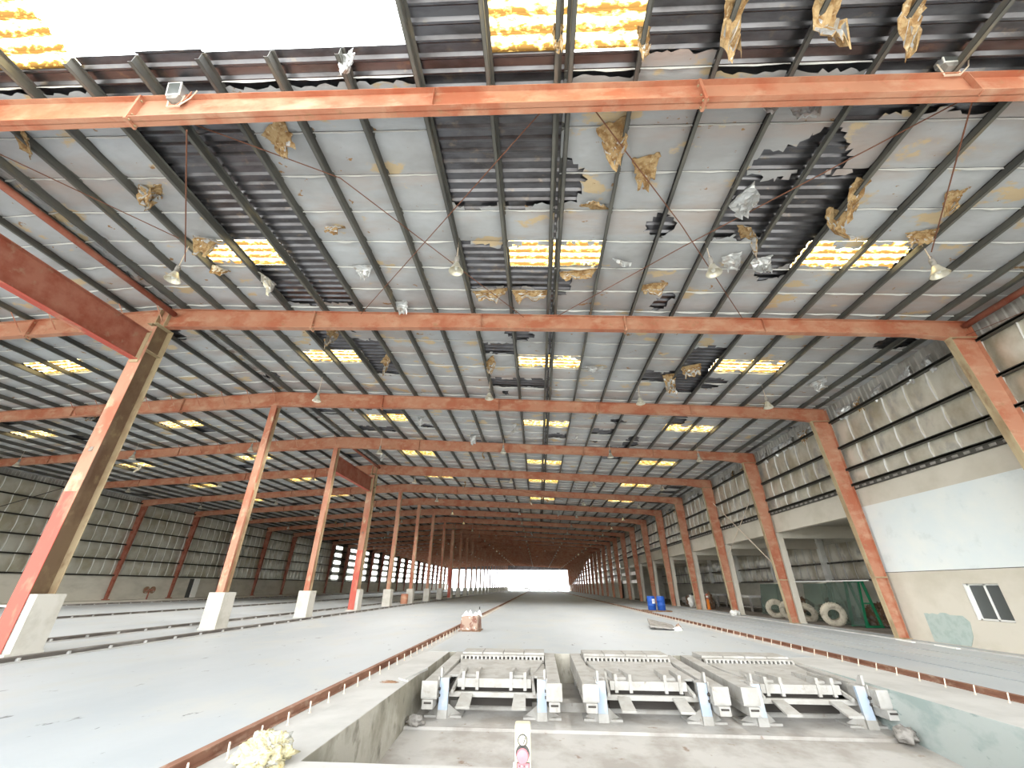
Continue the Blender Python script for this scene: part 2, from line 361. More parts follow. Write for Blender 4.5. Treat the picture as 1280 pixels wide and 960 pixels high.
for (n, j) in sorted(SKYL):
    x0, x1 = [(c[0], c[1]) for c in CL if c[2] == n][0]
    k = int((j-4.212)//BAY)+1; row = {5: 'outer', 6: 'outer', 12: 'inner', 13: 'inner'}[n]; q = ('left', 'right')[n in (6, 13)]
    if k <= 6: skylight(x0, x1, j, j+1, 'yellow left aisle skylight, %s half of the %s pair %s' % (q, row, bayname(j)), 'skylights in the left roof slope')
    else: skylight(x0, x1, j, j+1, 'small far yellow skylight of the left aisle, %s row' % row, 'far %s skylights of the left aisle' % row)

def lining(cells, sl, ya, yb):
    """pillowed foil-faced blankets, one metre wide, between the purlins, torn open where the sheet shows"""
    v = []; f = []; mi = []
    j0, j1 = math.floor(ya), math.ceil(yb)
    for (x0, x1, n) in cells:
        for j in range(j0, j1):
            cx, cy = (x0+x1)/2, j+.5
            near = cy < 26 and -14 < cx
            nx, ny = (12, 9) if near else ((4, 4) if cy < 60 else (2, 2))
            full = ((n, j) in EXPOSED) if sl == 'R' else ((n, j) in LEX)
            if full and not near: continue
            nb = {(a, b): ((n+a, j+b) in EXPOSED) if sl == 'R' else ((n+a, j+b) in LEX) for a in (-1, 0, 1) for b in (-1, 0, 1)}
            sag = .03+.05*abs(nz(n*1.7, j*2.3, 4)); b = len(v)
            xi = x0+.035; xo = x1-.035
            for q in range(ny+1):
                for p in range(nx+1):
                    u, t = p/nx, q/ny; x = xi+(xo-xi)*u; y = j+.006+.988*t
                    if near and 0 < p < nx and 0 < q < ny: x += rnd(-.045, .045); y += rnd(-.05, .05)
                    d = sag*(math.sin(math.pi*t)**.5)*(.35+.65*math.sin(math.pi*u)**.6)
                    dz = d+.012*nz(x*2.5, y*4, n)+(.014*nz(x*6, y*9, n+3) if near else 0)
                    v.append((x, y, T(x)+.205-dz))
            W = nx+1
            for q in range(ny):
                for p in range(nx):
                    if near and sl == 'R' and j+q/ny < 4.1 and not (n == 1 and j+q/ny > 3.7): continue
                    if near:
                        u, t = (p+.5)/nx, (q+.5)/ny; x = xi+(xo-xi)*u; y = j+t
                        h = .22*nz(x*1.9, y*1.9, 9)+.12*nz(x*5, y*5, 2)
                        if full:
                            # leave a ragged rim next to cells that kept their lining
                            e = 1
                            if not nb[(0, -1)]: e = min(e, t)
                            if not nb[(0, 1)]: e = min(e, 1-t)
                            if e > .10+h: continue
                        elif nz(x*.6+31, y*.6, 7) > .52+.05*nz(x*3, y*3, 5) : continue
                    f.append((b+q*W+p, b+q*W+p+1, b+(q+1)*W+p+1, b+(q+1)*W+p)); mi.append(0)
            if cy < 75 and not full and j > 3:                  # white lip hanging at the seam
                b2 = len(v); N = nx if near else 4
                for p in range(N+1):
                    u = p/N; x = xi+(xo-xi)*u
                    d0 = .012*nz(x*2.5, j*4, n)
                    h = .004+.05*max(0, nz(x*2.1, j*5.3, 6)+.15)+(.04*max(0, nz(x*.9, j*3, 1)))
                    s2 = .03*math.sin(math.pi*u)
                    v += [(x, j+.004, T(x)+.205-d0), (x, j+.012+.015*nz(x*4, j), T(x)+.195-d0-h-s2)]
                for p in range(N): f.append((b2+2*p, b2+2*p+2, b2+2*p+3, b2+2*p+1)); mi.append(1)
    me = bpy.data.meshes.new('ceiling'); me.from_pydata(v, [], f)
    me.materials.append(MT['lining']); me.materials.append(MT['lip']); me.polygons.foreach_set('material_index', mi)
    me.polygons.foreach_set('use_smooth', [True]*len(f)); me.update()
    o = bpy.data.objects.new('ceiling', me); COL.objects.link(o); return struct(o)
lining(CR, 'R', 3, YE-.3); lining(CL, 'L', 0, YE-.3)

# ---------------------------------------------------------------- walls
def pillow_wall(name, x, sgn, y0, y1, zs, dark, skip=lambda y, z: False, width=1.0, mats='foilwall'):
    """foil-faced blankets held by girts; sgn = direction of the room"""
    mb_v = []; mb_f = []; mi = []
    n = int(round((y1-y0)/width))
    for a in range(n):
        for zi in range(len(zs)-1):
            ya, yb = y0+a*width, y0+(a+1)*width; za, zb = zs[zi], zs[zi+1]
            if skip((ya+yb)/2, (za+zb)/2): continue
            N = 6 if (ya+yb)/2 < 90 else 3; b = len(mb_v)
            amp = .07+.05*nz(a*1.3, zi*3.1, x)
            for q in range(N+1):
                for p in range(N+1):
                    u, t = p/N, q/N
                    d = amp*(math.sin(math.pi*u)**.55)*(math.sin(math.pi*t)**.55)+.015*nz(ya*3+u*3, za*2+t*3, 3)
                    mb_v.append((x+sgn*d, ya+(yb-ya)*u, za+(zb-za)*t))
            W = N+1
            for q in range(N):
                for p in range(N): mb_f.append((b+q*W+p, b+q*W+p+1, b+(q+1)*W+p+1, b+(q+1)*W+p)); mi.append(0)
            if ya < 90:
                b2 = len(mb_v)
                for q in range(N+1):
                    t = q/N; h = .02+.035*abs(nz(ya, za*3+t*2, 8)); bow = .06*math.sin(math.pi*t)
                    mb_v += [(x+sgn*.005, ya+bow, za+(zb-za)*t), (x+sgn*(.03+h), ya+.012+bow, za+(zb-za)*t)]
                for q in range(N): mb_f.append((b2+2*q, b2+2*q+1, b2+2*q+3, b2+2*q+2)); mi.append(1)
    me = bpy.data.meshes.new(name); me.from_pydata(mb_v, [], mb_f)
    me.materials.append(MT[mats]); me.materials.append(MT['lip']); me.polygons.foreach_set('material_index', mi)
    me.polygons.foreach_set('use_smooth', [True]*len(mb_f)); me.update()
    o = bpy.data.objects.new(name, me); COL.objects.link(o); return struct(o)
def rib_wall(name, x, y0, y1, z0, z1):
    v = []; f = []
    y = y0
    while y < y1:
        for yy, h in ((y, 0), (y+.12, 0), (y+.15, .035), (y+.22, .035)): v += [(x+h, yy, z0), (x+h, yy, z1)]
        y += .25
    for i in range(len(v)//2-1): f.append((2*i, 2*i+2, 2*i+3, 2*i+1))
    me = bpy.data.meshes.new(name); me.from_pydata(v, [], f); me.materials.append(MT['wallsheet']); me.update()
    o = bpy.data.objects.new(name, me); COL.objects.link(o); return struct(o)
XRW = 13.40
ANX = (Y(3)+.2, Y(11))                              # open annex on the right between frames
rib_wall('wall_right', XRW+.14, Y0, Y(9), 5.3, 9.2)
ZR = [5.5, 6.15, 7.1, 8.3]
gapR = lambda y, z: y > Y(10) and ((y-4.212) % BAY) < 2.2 and ((y-4.212) % BAY) > 1.1  # gaps cut to imitate small bright glints on the far foil
pillow_wall('wall_right', XRW+.08, -1, Y(2)-4.0, YE, ZR, 0, skip=gapR)
pillow_wall('wall_right', XRW+.08, -1, Y0, Y(2)-4.0, ZR[:3], 0)
m = MB()
m.box(XRW, XRW+.25, Y0, ANX[0], 4.62, 5.32, 'beige'); m.box(XRW, XRW+.25, Y0, ANX[0]-.02, 2.18, 4.62, 'bluewhite')
WY = (13.98, 15.08); WZ = (.77, 1.77)
for a, b, c, d in ((Y0, WY[0], 0, 2.16), (WY[1], ANX[0], 0, 2.16), (WY[0], WY[1], 0, WZ[0]), (WY[0], WY[1], WZ[1], 2.16)): m.box(XRW, XRW+.25, a, b, c, d, 'beige')
m.box(XRW+.012, XRW+.25, Y0, ANX[0], 2.16, 2.18, 'girt')
m.box(XRW, XRW+.3, ANX[0], ANX[1], 4.38, 5.32, 'beige')
m.box(XRW, XRW+.25, ANX[1], YE, 0, 2.3, 'lowwall')
struct(m.build('wall_right'))
pillow_wall('wall_right', XRW+.1, -1, ANX[1], YE, [2.3, 3.35, 4.4, 5.45], 0, skip=gapR)
m = MB(); m.box(XRW+.06, XRW+.16, Y(9), YE, 8.25, 9.2, 'foilwall')
for z in ZR+[2.3, 3.35, 4.4]: m.box(XRW+.12, XRW+.2, Y(9), YE, z-.2, z+.2, 'foilwall')
struct(m.build('wall_right'))
# annex shell
XA = 20.0
pillow_wall('wall_back', XA, -1, ANX[0]-3, ANX[1]+2, [2.05, 3.15, 4.3], 0, mats='foilwall')
m = MB(); m.box(XRW+.35, XA, ANX[0], ANX[1], -.1, .012, 'annexfloor'); struct(m.build('floor'))  # thin slab added to make the annex floor darker
m = MB(); m.box(XA, XA+.2, ANX[0]-3, ANX[1]+2, 0, 2.05, 'lowwall'); m.box(XA+.08, XA+.2, ANX[0]-3, ANX[1]+2, 2.05, 5.2, 'lowwall'); struct(m.build('wall_back'))
m = MB(); m.box(XRW+.3, XA+.2, ANX[0]-3, ANX[1]+2, 4.75, 5.0, 'lowwall'); struct(m.build('ceiling'))
m = MB(); m.box(XRW+.26, XA, ANX[0]-.2, ANX[0]-.02, 0, 4.75, 'lowwall'); m.box(XRW, XA, ANX[1], ANX[1]+.2, 0, 4.75, 'lowwall'); struct(m.build('wall_back'))
# left wall
m = MB(); m.box(XW-.2, XW+.05, Y0, YE, 0, 2.2, 'lowwall'); struct(m.build('wall_left'))
rib_wall('wall_left', XW-.2, Y0, 81, 2.0, 9.2)
ZL = [2.25, 3.55, 4.85, 6.15, 7.45, 8.6]
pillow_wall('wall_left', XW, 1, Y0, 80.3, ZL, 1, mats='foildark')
m = MB()
kk = 12
for k in range(12, NF):                              # far bays: openings cut between the girts to imitate glare on the foil
    ya, yb = Y(k)-.4, Y(k+1)-.4; g = 1.15*max(0, 1-(k-12)/12); hb = .36-.012*(k-12)
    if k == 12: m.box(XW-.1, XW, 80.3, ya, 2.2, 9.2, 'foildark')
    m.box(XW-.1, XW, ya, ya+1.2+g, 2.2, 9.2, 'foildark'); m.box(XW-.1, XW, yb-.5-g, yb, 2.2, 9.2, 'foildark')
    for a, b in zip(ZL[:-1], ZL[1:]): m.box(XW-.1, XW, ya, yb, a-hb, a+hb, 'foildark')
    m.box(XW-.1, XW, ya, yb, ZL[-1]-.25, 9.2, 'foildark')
struct(m.build('wall_left'))
# far gable above the wide opening
m = MB()
m.prism([(XW, 7.9), (XR+.4, 7.9), (XR+.4, T(XR)+.3), (XL, T(XL)+.3), (XW, T(XW)+.3)], 'y', YE, YE+.15, 'sheet')
struct(m.build('wall_far'))

# ---------------------------------------------------------------- wall girts and cable tray
GCOL = ['lowest', 'second lowest', 'third lowest', 'fourth lowest', 'fifth lowest', 'topmost']
def girt(x0, x1, z, y0, y1, label, mt='girt', grp=None):
    m = MB(); m.box(x0, x1, y0, y1, z-.03, z+.03, mt); m.box(x0 if x1 > 0 else x1-.02, x0+.02 if x1 > 0 else x1, y0, y1, z-.055, z+.055, mt)
    tag(m.build('wall_girt', off=((x0+x1)/2, y0, z)), label, 'girt', grp)
for i, z in enumerate(ZR): girt(XRW-.14, XRW+.06, z, Y0, YE, 'dark steel wall girt above the concrete band on the right, %s' % GCOL[i])
for i, z in enumerate(ZL): girt(XW+.02, XW+.2, z, Y0, YE, 'dark steel girt along the left foil wall, %s' % GCOL[i])
for i, z in enumerate((2.1, 3.15)): girt(XA-.16, XA-.02, z, ANX[0], ANX[1], 'dark rail along the back wall of the open annex, %s' % ('lower', 'upper')[i], 'greybits')
for i, z in enumerate((3.35, 4.4)): girt(XRW-.14, XRW+.06, z, ANX[1]+.3, YE, 'far right wall girt beyond the annex, %s' % ('lower', 'upper')[i])
m = MB(); m.box(XRW-.1, XRW-.02, Y0, ANX[1], 5.33, 5.36, 'girt'); m.box(XRW-.1, XRW-.08, Y0, ANX[1], 5.36, 5.44, 'girt')
for i in range(180): m.box(XRW-.115, XRW-.1, Y0+.3+i*.4, Y0+.5+i*.4, 5.35, 5.43, 'greybits')
tag(m.build('cable_tray', off=(XRW-.06, Y0, 5.33)), 'dark slotted cable tray lying on top of the pale concrete band', 'cable tray')

# ---------------------------------------------------------------- purlins
def purlin(x, side, label, grp, y0=Y0, y1=YE):
    z0 = T(x)+.005; m = MB(); s = 1 if side == 'R' else -1
    m.box(x-.006, x+.006, y0, y1, z0, z0+.2, 'purlin')
    m.box(min(x, x-s*.075), max(x, x-s*.075), y0, y1, z0, z0+.008, 'purlin')
    m.box(min(x, x+s*.065), max(x, x+s*.065), y0, y1, z0+.19, z0+.2, 'purlin')
    m.box(min(x-s*.075, x-s*.069), max(x-s*.075, x-s*.069), y0, y1, z0, z0+.025, 'purlin')
    tag(m.build('roof_purlin', off=(x, y0, z0)), label, 'purlin', grp)
for i, x in enumerate(PX):
    y0 = 3.55 if -8.5 < x < -3.2 else Y0  # cut short to imitate glare swallowing the purlins in the roof hole
    if i == 10:
        purlin(x-.09, 'R', 'grey roof purlin, left one of the close pair near mid span', None); purlin(x+.09, 'L', 'grey roof purlin, right one of the close pair near mid span', None)
    else:
        d = i-10
        purlin(x, 'R', 'grey steel roof purlin, %s to the %s of the close purlin pair' % (ORD[abs(d)], 'right' if d > 0 else 'left'), None, y0)
purlin(12.98, 'R', 'grey eave purlin right beside the top of the right wall', None)
for i, x in enumerate(PXL): purlin(x, 'L', 'grey roof purlin over the left aisle, %s from the ridge' % ORD[20-i], None)

# ---------------------------------------------------------------- rafters and columns
def rafter_meshes(side):
    sg = 1 if side == 'R' else -1
    st = [(.0, .76), (1.0, .74), (5.2, .67), (9.7, .57), (15.7, .52), (20, .51), (24.2, .50), (25.4, .62), (25.98, .62)]
    fx = lambda d: XL+sg*d
    m = MB()
    for (a, da), (b, db) in zip(st[:-1], st[1:]):
        xa, xb = fx(a), fx(b); za, zb = T(xa), T(xb)
        def H(y0, y1, la, ha, lb, hb):
            m.hexa([(xa, y0, la), (xb, y0, lb), (xb, y1, lb), (xa, y1, la), (xa, y0, ha), (xb, y0, hb), (xb, y1, hb), (xa, y1, ha)], 'orange')
        H(-.008, .008, za-da, za, zb-db, zb)
        H(-.1, .1, za-.014, za, zb-.014, zb)
        H(-.1, .1, za-da, za-da+.016, zb-db, zb-db+.016)
    return m
def splice(d, depth, sg):
    x = XL+sg*d; m = MB(); m.box(x-.025, x+.025, -.115, .115, T(x)-depth-.06, T(x)-.005, 'orange')
    for zz in (-.12, -depth+.12, -depth-.03):
        for yy in (-.06, .06): m.box(x-.05, x+.05, yy-.015, yy+.015, T(x)+zz-.015, T(x)+zz+.015, 'dusty')
    return m
protoR = None
for side, sg in (('R', 1), ('L', -1)):
    first = thing('roof_rafter', 'x', 'rafter', (0, Y(1), 0))
    recalc(rafter_meshes(side).build('rafter_beam', first))
    for d, dep in ((5.2, .67), (15.7, .52)): splice(d, dep, sg).build('splice_plate', first)
    for d in (11, 20): 
        mm = MB(); x = XL+sg*d; dd = .54; mm.box(x-.006, x+.006, -.095, -.01, T(x)-dd, T(x)-.014, 'orange'); mm.build('stiffener_plate', first)
    if side == 'L':
        for q in range(1, 10):
            mm = MB(); x = PXL[20-q] + .04; mm.bar((x, -.06, T(x)-.5), (x, -.62, T(x)+.04), .035, .012, 'pinkcol'); mm.build('fly_brace', first)
    for k in range(1, NF+1):
        o = first if k == 1 else dup(first, (0, Y(k), 0))
        bayn = 'right bay' if side == 'R' else 'left aisle'
        o['label'] = 'orange tapered steel rafter spanning the %s, %s from the camera' % (bayn, ORD[k])
        o['group'] = 'rafters of the %s' % bayn

# right columns: tapered, red web faces the viewer
def col_right(concrete):
    m = MB(); xi0, xi1, zt = 12.93, 12.52, 8.36
    m.hexa([(xi0, -.008, 0.02), (13.28, -.008, .02), (13.28, .008, .02), (xi0, .008, .02), (xi1, -.008, zt), (13.28, -.008, zt), (13.28, .008, zt), (xi1, .008, zt)], 'orange')
    m.box(13.268, 13.284, -.11, .11, .02, 8.9, 'orange')
    m.hexa([(xi0, -.11, .02), (xi0+.016, -.11, .02), (xi0+.016, .11, .02), (xi0, .11, .02), (xi1, -.11, zt), (xi1+.016, -.11, zt), (xi1+.016, .11, zt), (xi1, .11, zt)], 'dusty')
    return m
first = thing('wall_column', 'x', 'column', (0, Y(1), 0))
recalc(col_right(0).build('column_shaft', first))
m = MB(); m.box(12.86, 13.36, -.16, .16, .0, .03, 'dusty'); m.build('base_plate', first)
m = MB(); m.box(12.5, 13.3, -.115, .115, 8.36, 8.385, 'dusty'); m.build('knee_plate', first)
m = MB(); m.box(12.84, 13.3, -.12, .12, 1.98, 2.03, 'dusty'); m.build('seam_band', first)
for k in range(1, NF+1):
    o = first if k == 1 else dup(first, (0, Y(k), 0))
    o['label'] = 'tapered orange steel column on the right side, %s from the camera' % ORD[k] if k > 1 else 'nearest tapered orange column on the right, under the first rafter'
    o['group'] = 'columns of the right wall'
# left wall columns
first = thing('wall_column', 'x', 'column', (0, Y(1), 0))
m = MB()
for v in col_right(0).v: pass
cr = col_right(0); cr.v = [(2*XL-p[0], p[1], p[2]+(.23 if p[2] < 1 else 0)) for p in cr.v]; cr.mats = ['rust_red', 'rust_red']; cr.mats = ['rust_red', 'rust_red']
cr.m = [0]*len(cr.m); cr.mats = ['rust_red']
recalc(cr.build('column_shaft', first))
m = MB(); m.box(2*XL-13.38, 2*XL-12.8, -.2, .2, .25, .33, 'rust_red'); m.build('base_plate', first)
for k in range(1, NF+1):
    o = first if k == 1 else dup(first, (0, Y(k), 0))
    o['label'] = 'rust red steel column against the left foil wall, %s from the camera' % ORD[k]; o['group'] = 'columns of the left wall'
# beige annex columns just behind the right columns
first = tag(MB().build('annex_column'), 'x', 'column')
m = MB(); m.box(XRW, XRW+.32, .02, .36, 0, 4.40, 'beige'); m.box(XRW-.03, XRW+.35, -.01, .39, 0, .06, 'beige')
first.data = m.build('tmp').data; bpy.data.objects.remove(bpy.data.objects['tmp'])
first.location = (0, Y(4), 0)
for k in range(4, 12):
    o = first if k == 4 else first.copy()
    if k > 4: COL.objects.link(o)
    o.location = (0, Y(k), 0); o['label'] = 'square beige concrete column behind the %s orange column on the right' % ORD[k]; o['group'] = 'beige annex columns'
m = MB(); m.box(XA-.36, XA-.02, -.18, .18, 2.05, 4.75, 'white'); m.box(XA-.4, XA-.02, -.22, .22, 4.45, 4.55, 'white'); pil = m.build('wall_pilaster')
m = MB(); m.box(XRW+.3, XA, -.14, .14, 4.12, 4.75, 'beige'); m.box(XRW+.3, XA, -.18, .18, 4.1, 4.16, 'beige'); bm_ = m.build('annex_beam')
for k in range(4, 11):
    for src, lab, cat, g in ((pil, 'pale pilaster on the annex back wall level with the %s orange column', 'pilaster', 'annex pilasters'), (bm_, 'beige ceiling beam crossing the annex behind the %s orange column', 'beam', 'annex beams')):
        o = src if k == 4 else src.copy()
        if k > 4: COL.objects.link(o)
        o.location = (0, Y(k) if src is pil else Y(k)+.2, 0); tag(o, lab % ORD[k], cat, g)

# interior columns
XC = -12.95
def isec(m, cx, cy, bw, dp, z0, z1, fm, wm, along='y', fm2=None):
    if along == 'y':
        m.box(cx-bw/2, cx+bw/2, cy-dp/2, cy-dp/2+.018, z0, z1, fm); m.box(cx-bw/2, cx+bw/2, cy+dp/2-.018, cy+dp/2, z0, z1, fm2 or fm); m.box(cx-.01, cx+.01, cy-dp/2, cy+dp/2, z0, z1, wm)
    else:
        m.box(cx-dp/2, cx-dp/2+.018, cy-bw/2, cy+bw/2, z0, z1, fm); m.box(cx+dp/2-.018, cx+dp/2, cy-bw/2, cy+bw/2, z0, z1, fm2 or fm); m.box(cx-dp/2, cx+dp/2, cy-.01, cy+.01, z0, z1, wm)
def plain_col():
    t = thing('interior_column', 'x', 'column', (0, 0, 0))
    m = MB(); isec(m, XC, 0, .3, .34, .0, T(XC)-.74, 'pinkcol', 'pinkcol', 'y', 'dusty'); recalc(m.build('column_shaft', t))
    m = MB(); m.box(XC-.33, XC+.33, -.3, .4, 0, 1.3, 'plinth'); m.box(XC-.36, XC+.36, -.33, .43, 0, .05, 'plinth'); m.build('plinth', t)
    m = MB(); m.box(XC-.2, XC+.2, -.18, .18, T(XC)-.78, T(XC)-.755, 'orange'); m.build('cap_plate', t)
    return t
def portal_col():
    t = thing('interior_column', 'x', 'column', (0, 0, 0))
    m = MB(); cx = -13.02; zt = T(cx)-.74
    m.box(cx-.22, cx+.22, -.34, -.322, .05, 3.9, 'redflange'); m.box(cx-.22, cx+.22, -.34, -.322, 3.9, zt-.15, 'pinkcol')
    m.box(cx-.22, cx+.22, .282, .3, .05, zt, 'dusty'); m.box(cx-.012, cx+.012, -.33, .29, .05, zt, 'brownweb')
    for z in (zt-.02, zt-1.05): m.box(cx-.2, cx+.2, -.322, .282, z, z+.02, 'dusty')
    recalc(m.build('column_shaft', t))
    m = MB(); m.box(cx-.18, cx+.42, -.3, .42, 0, 1.34, 'plinth'); m.box(cx-.36, cx+.44, -.42, .45, 0, .07, 'plinth'); m.build('plinth', t)
    for q in (-.17, .19):
        m = MB(); m.box(cx+q-.012, cx+q+.012, -.13, -.01, T(cx)-.76, T(cx)-.01, 'dusty'); m.build('stiffener_plate', t)
    m = MB(); m.box(cx-.06, cx+.06, -.352, -.34, 5.05, 5.2, 'brownbits'); m.build('mounting_plate', t)
    return t
A = plain_col(); B = portal_col(); PORT = (1, 2, 4, 5, 10, 11)
ua = ub = False
for k in range(1, NF+1):
    src = B if k in (2, 5, 10) else A
    if src is A: o = A if not ua else dup(A); ua = True
    else: o = B if not ub else dup(B); ub = True
    o.location = (0, Y(k), 0)
    o['label'] = ('deep interior column with red front flange and white plinth, %s of the centre row' if src is B else 'slim pinkish interior column on a white plinth, %s of the centre row') % ORD[k]
    o['group'] = 'centre row columns'
def portal_beam(k, label):
    m = MB(); x = -13.02; y0, y1 = Y(k)+.1, Y(k+1)-.34; z0, z1 = 8.15, 9.2
    m.box(x-.008, x+.008, y0, y1, z0, z1, 'rust_red'); m.box(x-.13, x+.13, y0, y1, z1-.018, z1, 'rust_red'); m.box(x-.13, x+.13, y0, y1, z0, z0+.018, 'redflange')
    t = thing('portal_beam', label, 'beam', (x, Y(k), z0))
    recalc(m.build('beam_web', t, off=(x, Y(k), z0)))
    m = MB(); m.box(x-.14, x+.14, y1-.03, y1, z0-.1, z1+.05, 'dusty'); m.build('end_plate', t, off=(x, Y(k), z0))
portal_beam(1, 'deep brown steel beam joining the two nearest centre columns at upper left'); portal_beam(4, 'deep brown steel beam joining the fourth and fifth centre columns')
def strut(x, z, k, label, r=.09):
    m = MB(); m.tube([(x, Y(k)+.02, z), (x, Y(k+1)-.1, z)], r, 'rust_red', 12); tag(m.build('tie_pipe', smooth=True, off=(x, Y(k), z)), label, 'pipe')
strut(-12.62, 10.1, 1, 'red steel tie pipe under the ridge at upper left'); strut(13.12, 8.78, 1, 'red steel tie pipe at the top of the right wall')
strut(-12.62, 10.1, 4, 'red steel tie pipe between fourth and fifth centre columns')

# ---------------------------------------------------------------- rails in the floor
t = thing('floor_rail', 'long rusty rail with upright studs left of the pit', 'rail', (-3.56, 0, 0))
m = MB(); m.box(-3.62, -3.56, -2.7, YE, -.07, .03, 'brownrail'); m.box(-3.62, -3.5, -2.7, YE, -.07, -.055, 'brownrail'); m.box(-3.63, -3.54, -2.7, YE, .02, .035, 'brownrail'); m.build('rail_bar', t, off=(-3.56, 0, 0))
def studs(t, x, lean, y0, n, base, off):
    st = MB(); st.tube([(0, 0, -.005), (lean, .0, .125), (lean*1.15, 0, .14)], [.011, .011, .008], 'stud', 6); st.lathe([(.02, 0), (.02, .012), (.011, .014)], (0, 0, 0), 'stud', 8)
    s0 = st.build('anchor_stud', t, smooth=False); s0.location = (x-off[0], y0-off[1], base-off[2])
    for i in range(1, n):
        s = s0.copy(); COL.objects.link(s); s.parent = t; s.location = (x-off[0], y0+.585*i-off[1], base-off[2])
studs(t, -3.36, -.01, 4.9, 60, -.07, (-3.56, 0, 0))
t = thing('floor_rail', 'long rusty rail with leaning studs right of the pit', 'rail', (7.95, 0, 0))
m = MB(); m.box(7.92, 7.98, -2.7, YE, -.06, .03, 'brownrail'); m.box(7.86, 7.98, -2.7, YE, -.06, -.045, 'brownrail'); m.box(7.9, 7.99, -2.7, YE, .02, .035, 'brownrail'); m.build('rail_bar', t, off=(7.95, 0, 0))
studs(t, 7.7, .03, 7.0, 70, -.06, (7.95, 0, 0))
for x, h, lab in ((-11.75, .11, 'dark kerb rail along the near side of the centre columns'), (-14.75, .11, 'dark kerb rail just behind the centre columns'), (-23.7, .11, 'dark kerb rail in the middle of the left aisle'), (-36.2, .12, 'dark kerb rail near the foot of the left wall')):
    m = MB(); m.box(x-.05, x+.05, -2.7, YE, 0, h, 'darkrail'); m.box(x-.16, x+.16, -2.7, YE, 0, .025, 'bench'); m.box(x-.075, x+.075, -2.7, YE, h-.03, h+.005, 'darkrail')
    for i in range(60): m.box(x+.04, x+.12, 8+i*1.1, 8.05+i*1.1, .02, .09, 'bench')
    tag(m.build('kerb_rail', off=(x, 0, 0)), lab, 'rail')

# ---------------------------------------------------------------- hanging high-bay lamps (unlit, some hold added fill spots)
fill_l = bpy.data.lights.new('added_fill_spot', 'SPOT'); fill_l.energy = 850; fill_l.spot_size = math.radians(150); fill_l.spot_blend = .6; fill_l.shadow_soft_size = .15; fill_l.color = (1, .97, .93)
def lamp_proto():
    t = thing('high_bay_lamp', 'x', 'lamp', (0, 0, 0))
    m = MB(); m.lathe([(.06, .26), (.075, .25), (.09, .2), (.135, .1), (.185, 0), (.195, -.005), (.192, -.012), (.178, 0), (.13, .095), (.085, .19), (.055, .2)], (0, 0, 0), 'alu', 22); m.build('lamp_shade', t, smooth=True)
    m = MB(); m.lathe([(.0, .47), (.05, .47), (.06, .45), (.06, .26), (.0, .26)], (0, 0, 0), 'greybits', 14); m.build('lamp_housing', t, smooth=True)
    m = MB(); m.lathe([(.02, .2), (.035, .16), (.05, .1), (.035, .05), (0, .035)], (0, 0, 0), 'white', 12); m.build('bulb', t, smooth=True)
    m = MB(); m.tube([(0, 0, .46), (0, 0, .6), (0, 0, 1.23)], .012, 'stud', 6); m.tube([(0, 0, .47), (.05, 0, .52), (0, 0, .6), (-.05, 0, .52), (0, 0, .47)], .007, 'greybits', 5); m.build('suspension_wire', t)
    return t
LP = lamp_proto(); lused = False
LROW = [(-9.78, 'leftmost'), (-1.98, 'second'), (4.52, 'third'), (9.72, 'rightmost')]
LROWL = [(PXL[15], 'inner'), (PXL[9], 'middle'), (PXL[3], 'outer')]
for rows, aisle in ((LROW, 0), (LROWL, 1)):
    for x, nm in rows:
        for k in range(1, 24):
            o = LP if not lused else dup(LP); lused = True
            z = T(x)-(1.2 if nm == 'leftmost' else .82)
            o.location = (x, 8.05*k, z)
            hall = 'left aisle' if aisle else 'right bay'
            if k <= 8: o['label'] = 'bell shaped lamp hanging over the %s, %s row, %s from the camera' % (hall, nm, ORD[k])
            else: o['label'] = 'tiny far bell lamp of the %s row of the %s, beyond the eighth' % (nm, hall)
            o['group'] = 'high bay lamps, %s row of the %s' % (nm, hall)
            if nm in ('leftmost', 'third', 'middle') and 1 < k < 6:
                l = bpy.data.objects.new('added_fill_spot', fill_l); COL.objects.link(l); l.location = (0, 0, -.03); l.parent = o  # spot added to brighten the hall, the lamps themselves hang unlit

# ---------------------------------------------------------------- floodlights on the nearest rafter
def flood(x, z, tilt, label):
    t = thing('floodlight', label, 'floodlight', (x, 3.98, z), 0)
    m = MB(); m.hexa([(-.13, .06, -.1), (.13, .06, -.1), (.13, .2, -.06), (-.13, .2, -.06), (-.13, -.0, .17), (.13, 0, .17), (.13, .16, .2), (-.13, .16, .2)], 'foilscrap'); m.hexa([(-.1, .06, -.2), (.1, .06, -.2), (.08, .16, -.2), (-.08, .16, -.2), (-.13, .05, -.1), (.13, .05, -.1), (.13, .2, -.06), (-.13, .2, -.06)], 'greybits'); recalc(m.build('housing', t))
    m = MB(); m.hexa([(-.14, .045, -.11), (.14, .045, -.11), (.14, .062, -.11), (-.14, .062, -.11), (-.14, -.02, .18), (.14, -.02, .18), (.14, 0, .18), (-.14, 0, .18)], 'white'); m.build('front_frame', t)
    m = MB(); m.hexa([(-.115, .038, -.085), (.115, .038, -.085), (.115, .046, -.085), (-.115, .046, -.085), (-.115, -.02, .155), (.115, -.02, .155), (.115, -.012, .155), (-.115, -.012, .155)], 'pane'); m.build('glass', t)
    m = MB(); m.bar((-.15, .12, -.02), (-.12, .15, -.3), .03, .008, 'stud'); m.bar((.15, .12, -.02), (.12, .15, -.3), .03, .008, 'stud'); m.bar((-.13, .15, -.3), (.13, .15, -.3), .03, .01, 'stud')
    m.tube([(.12, .14, -.3), (.3, .12, -.12), (.38, .1, .08)], .012, 'stud', 6); m.tube([(.05, .14, -.3), (.2, .13, -.1), (.28, .1, .06)], .01, 'orange', 6); m.build('bracket', t)
flood(-6.72, 9.98, 0, 'small square floodlight on the nearest rafter, upper left beside the roof hole')
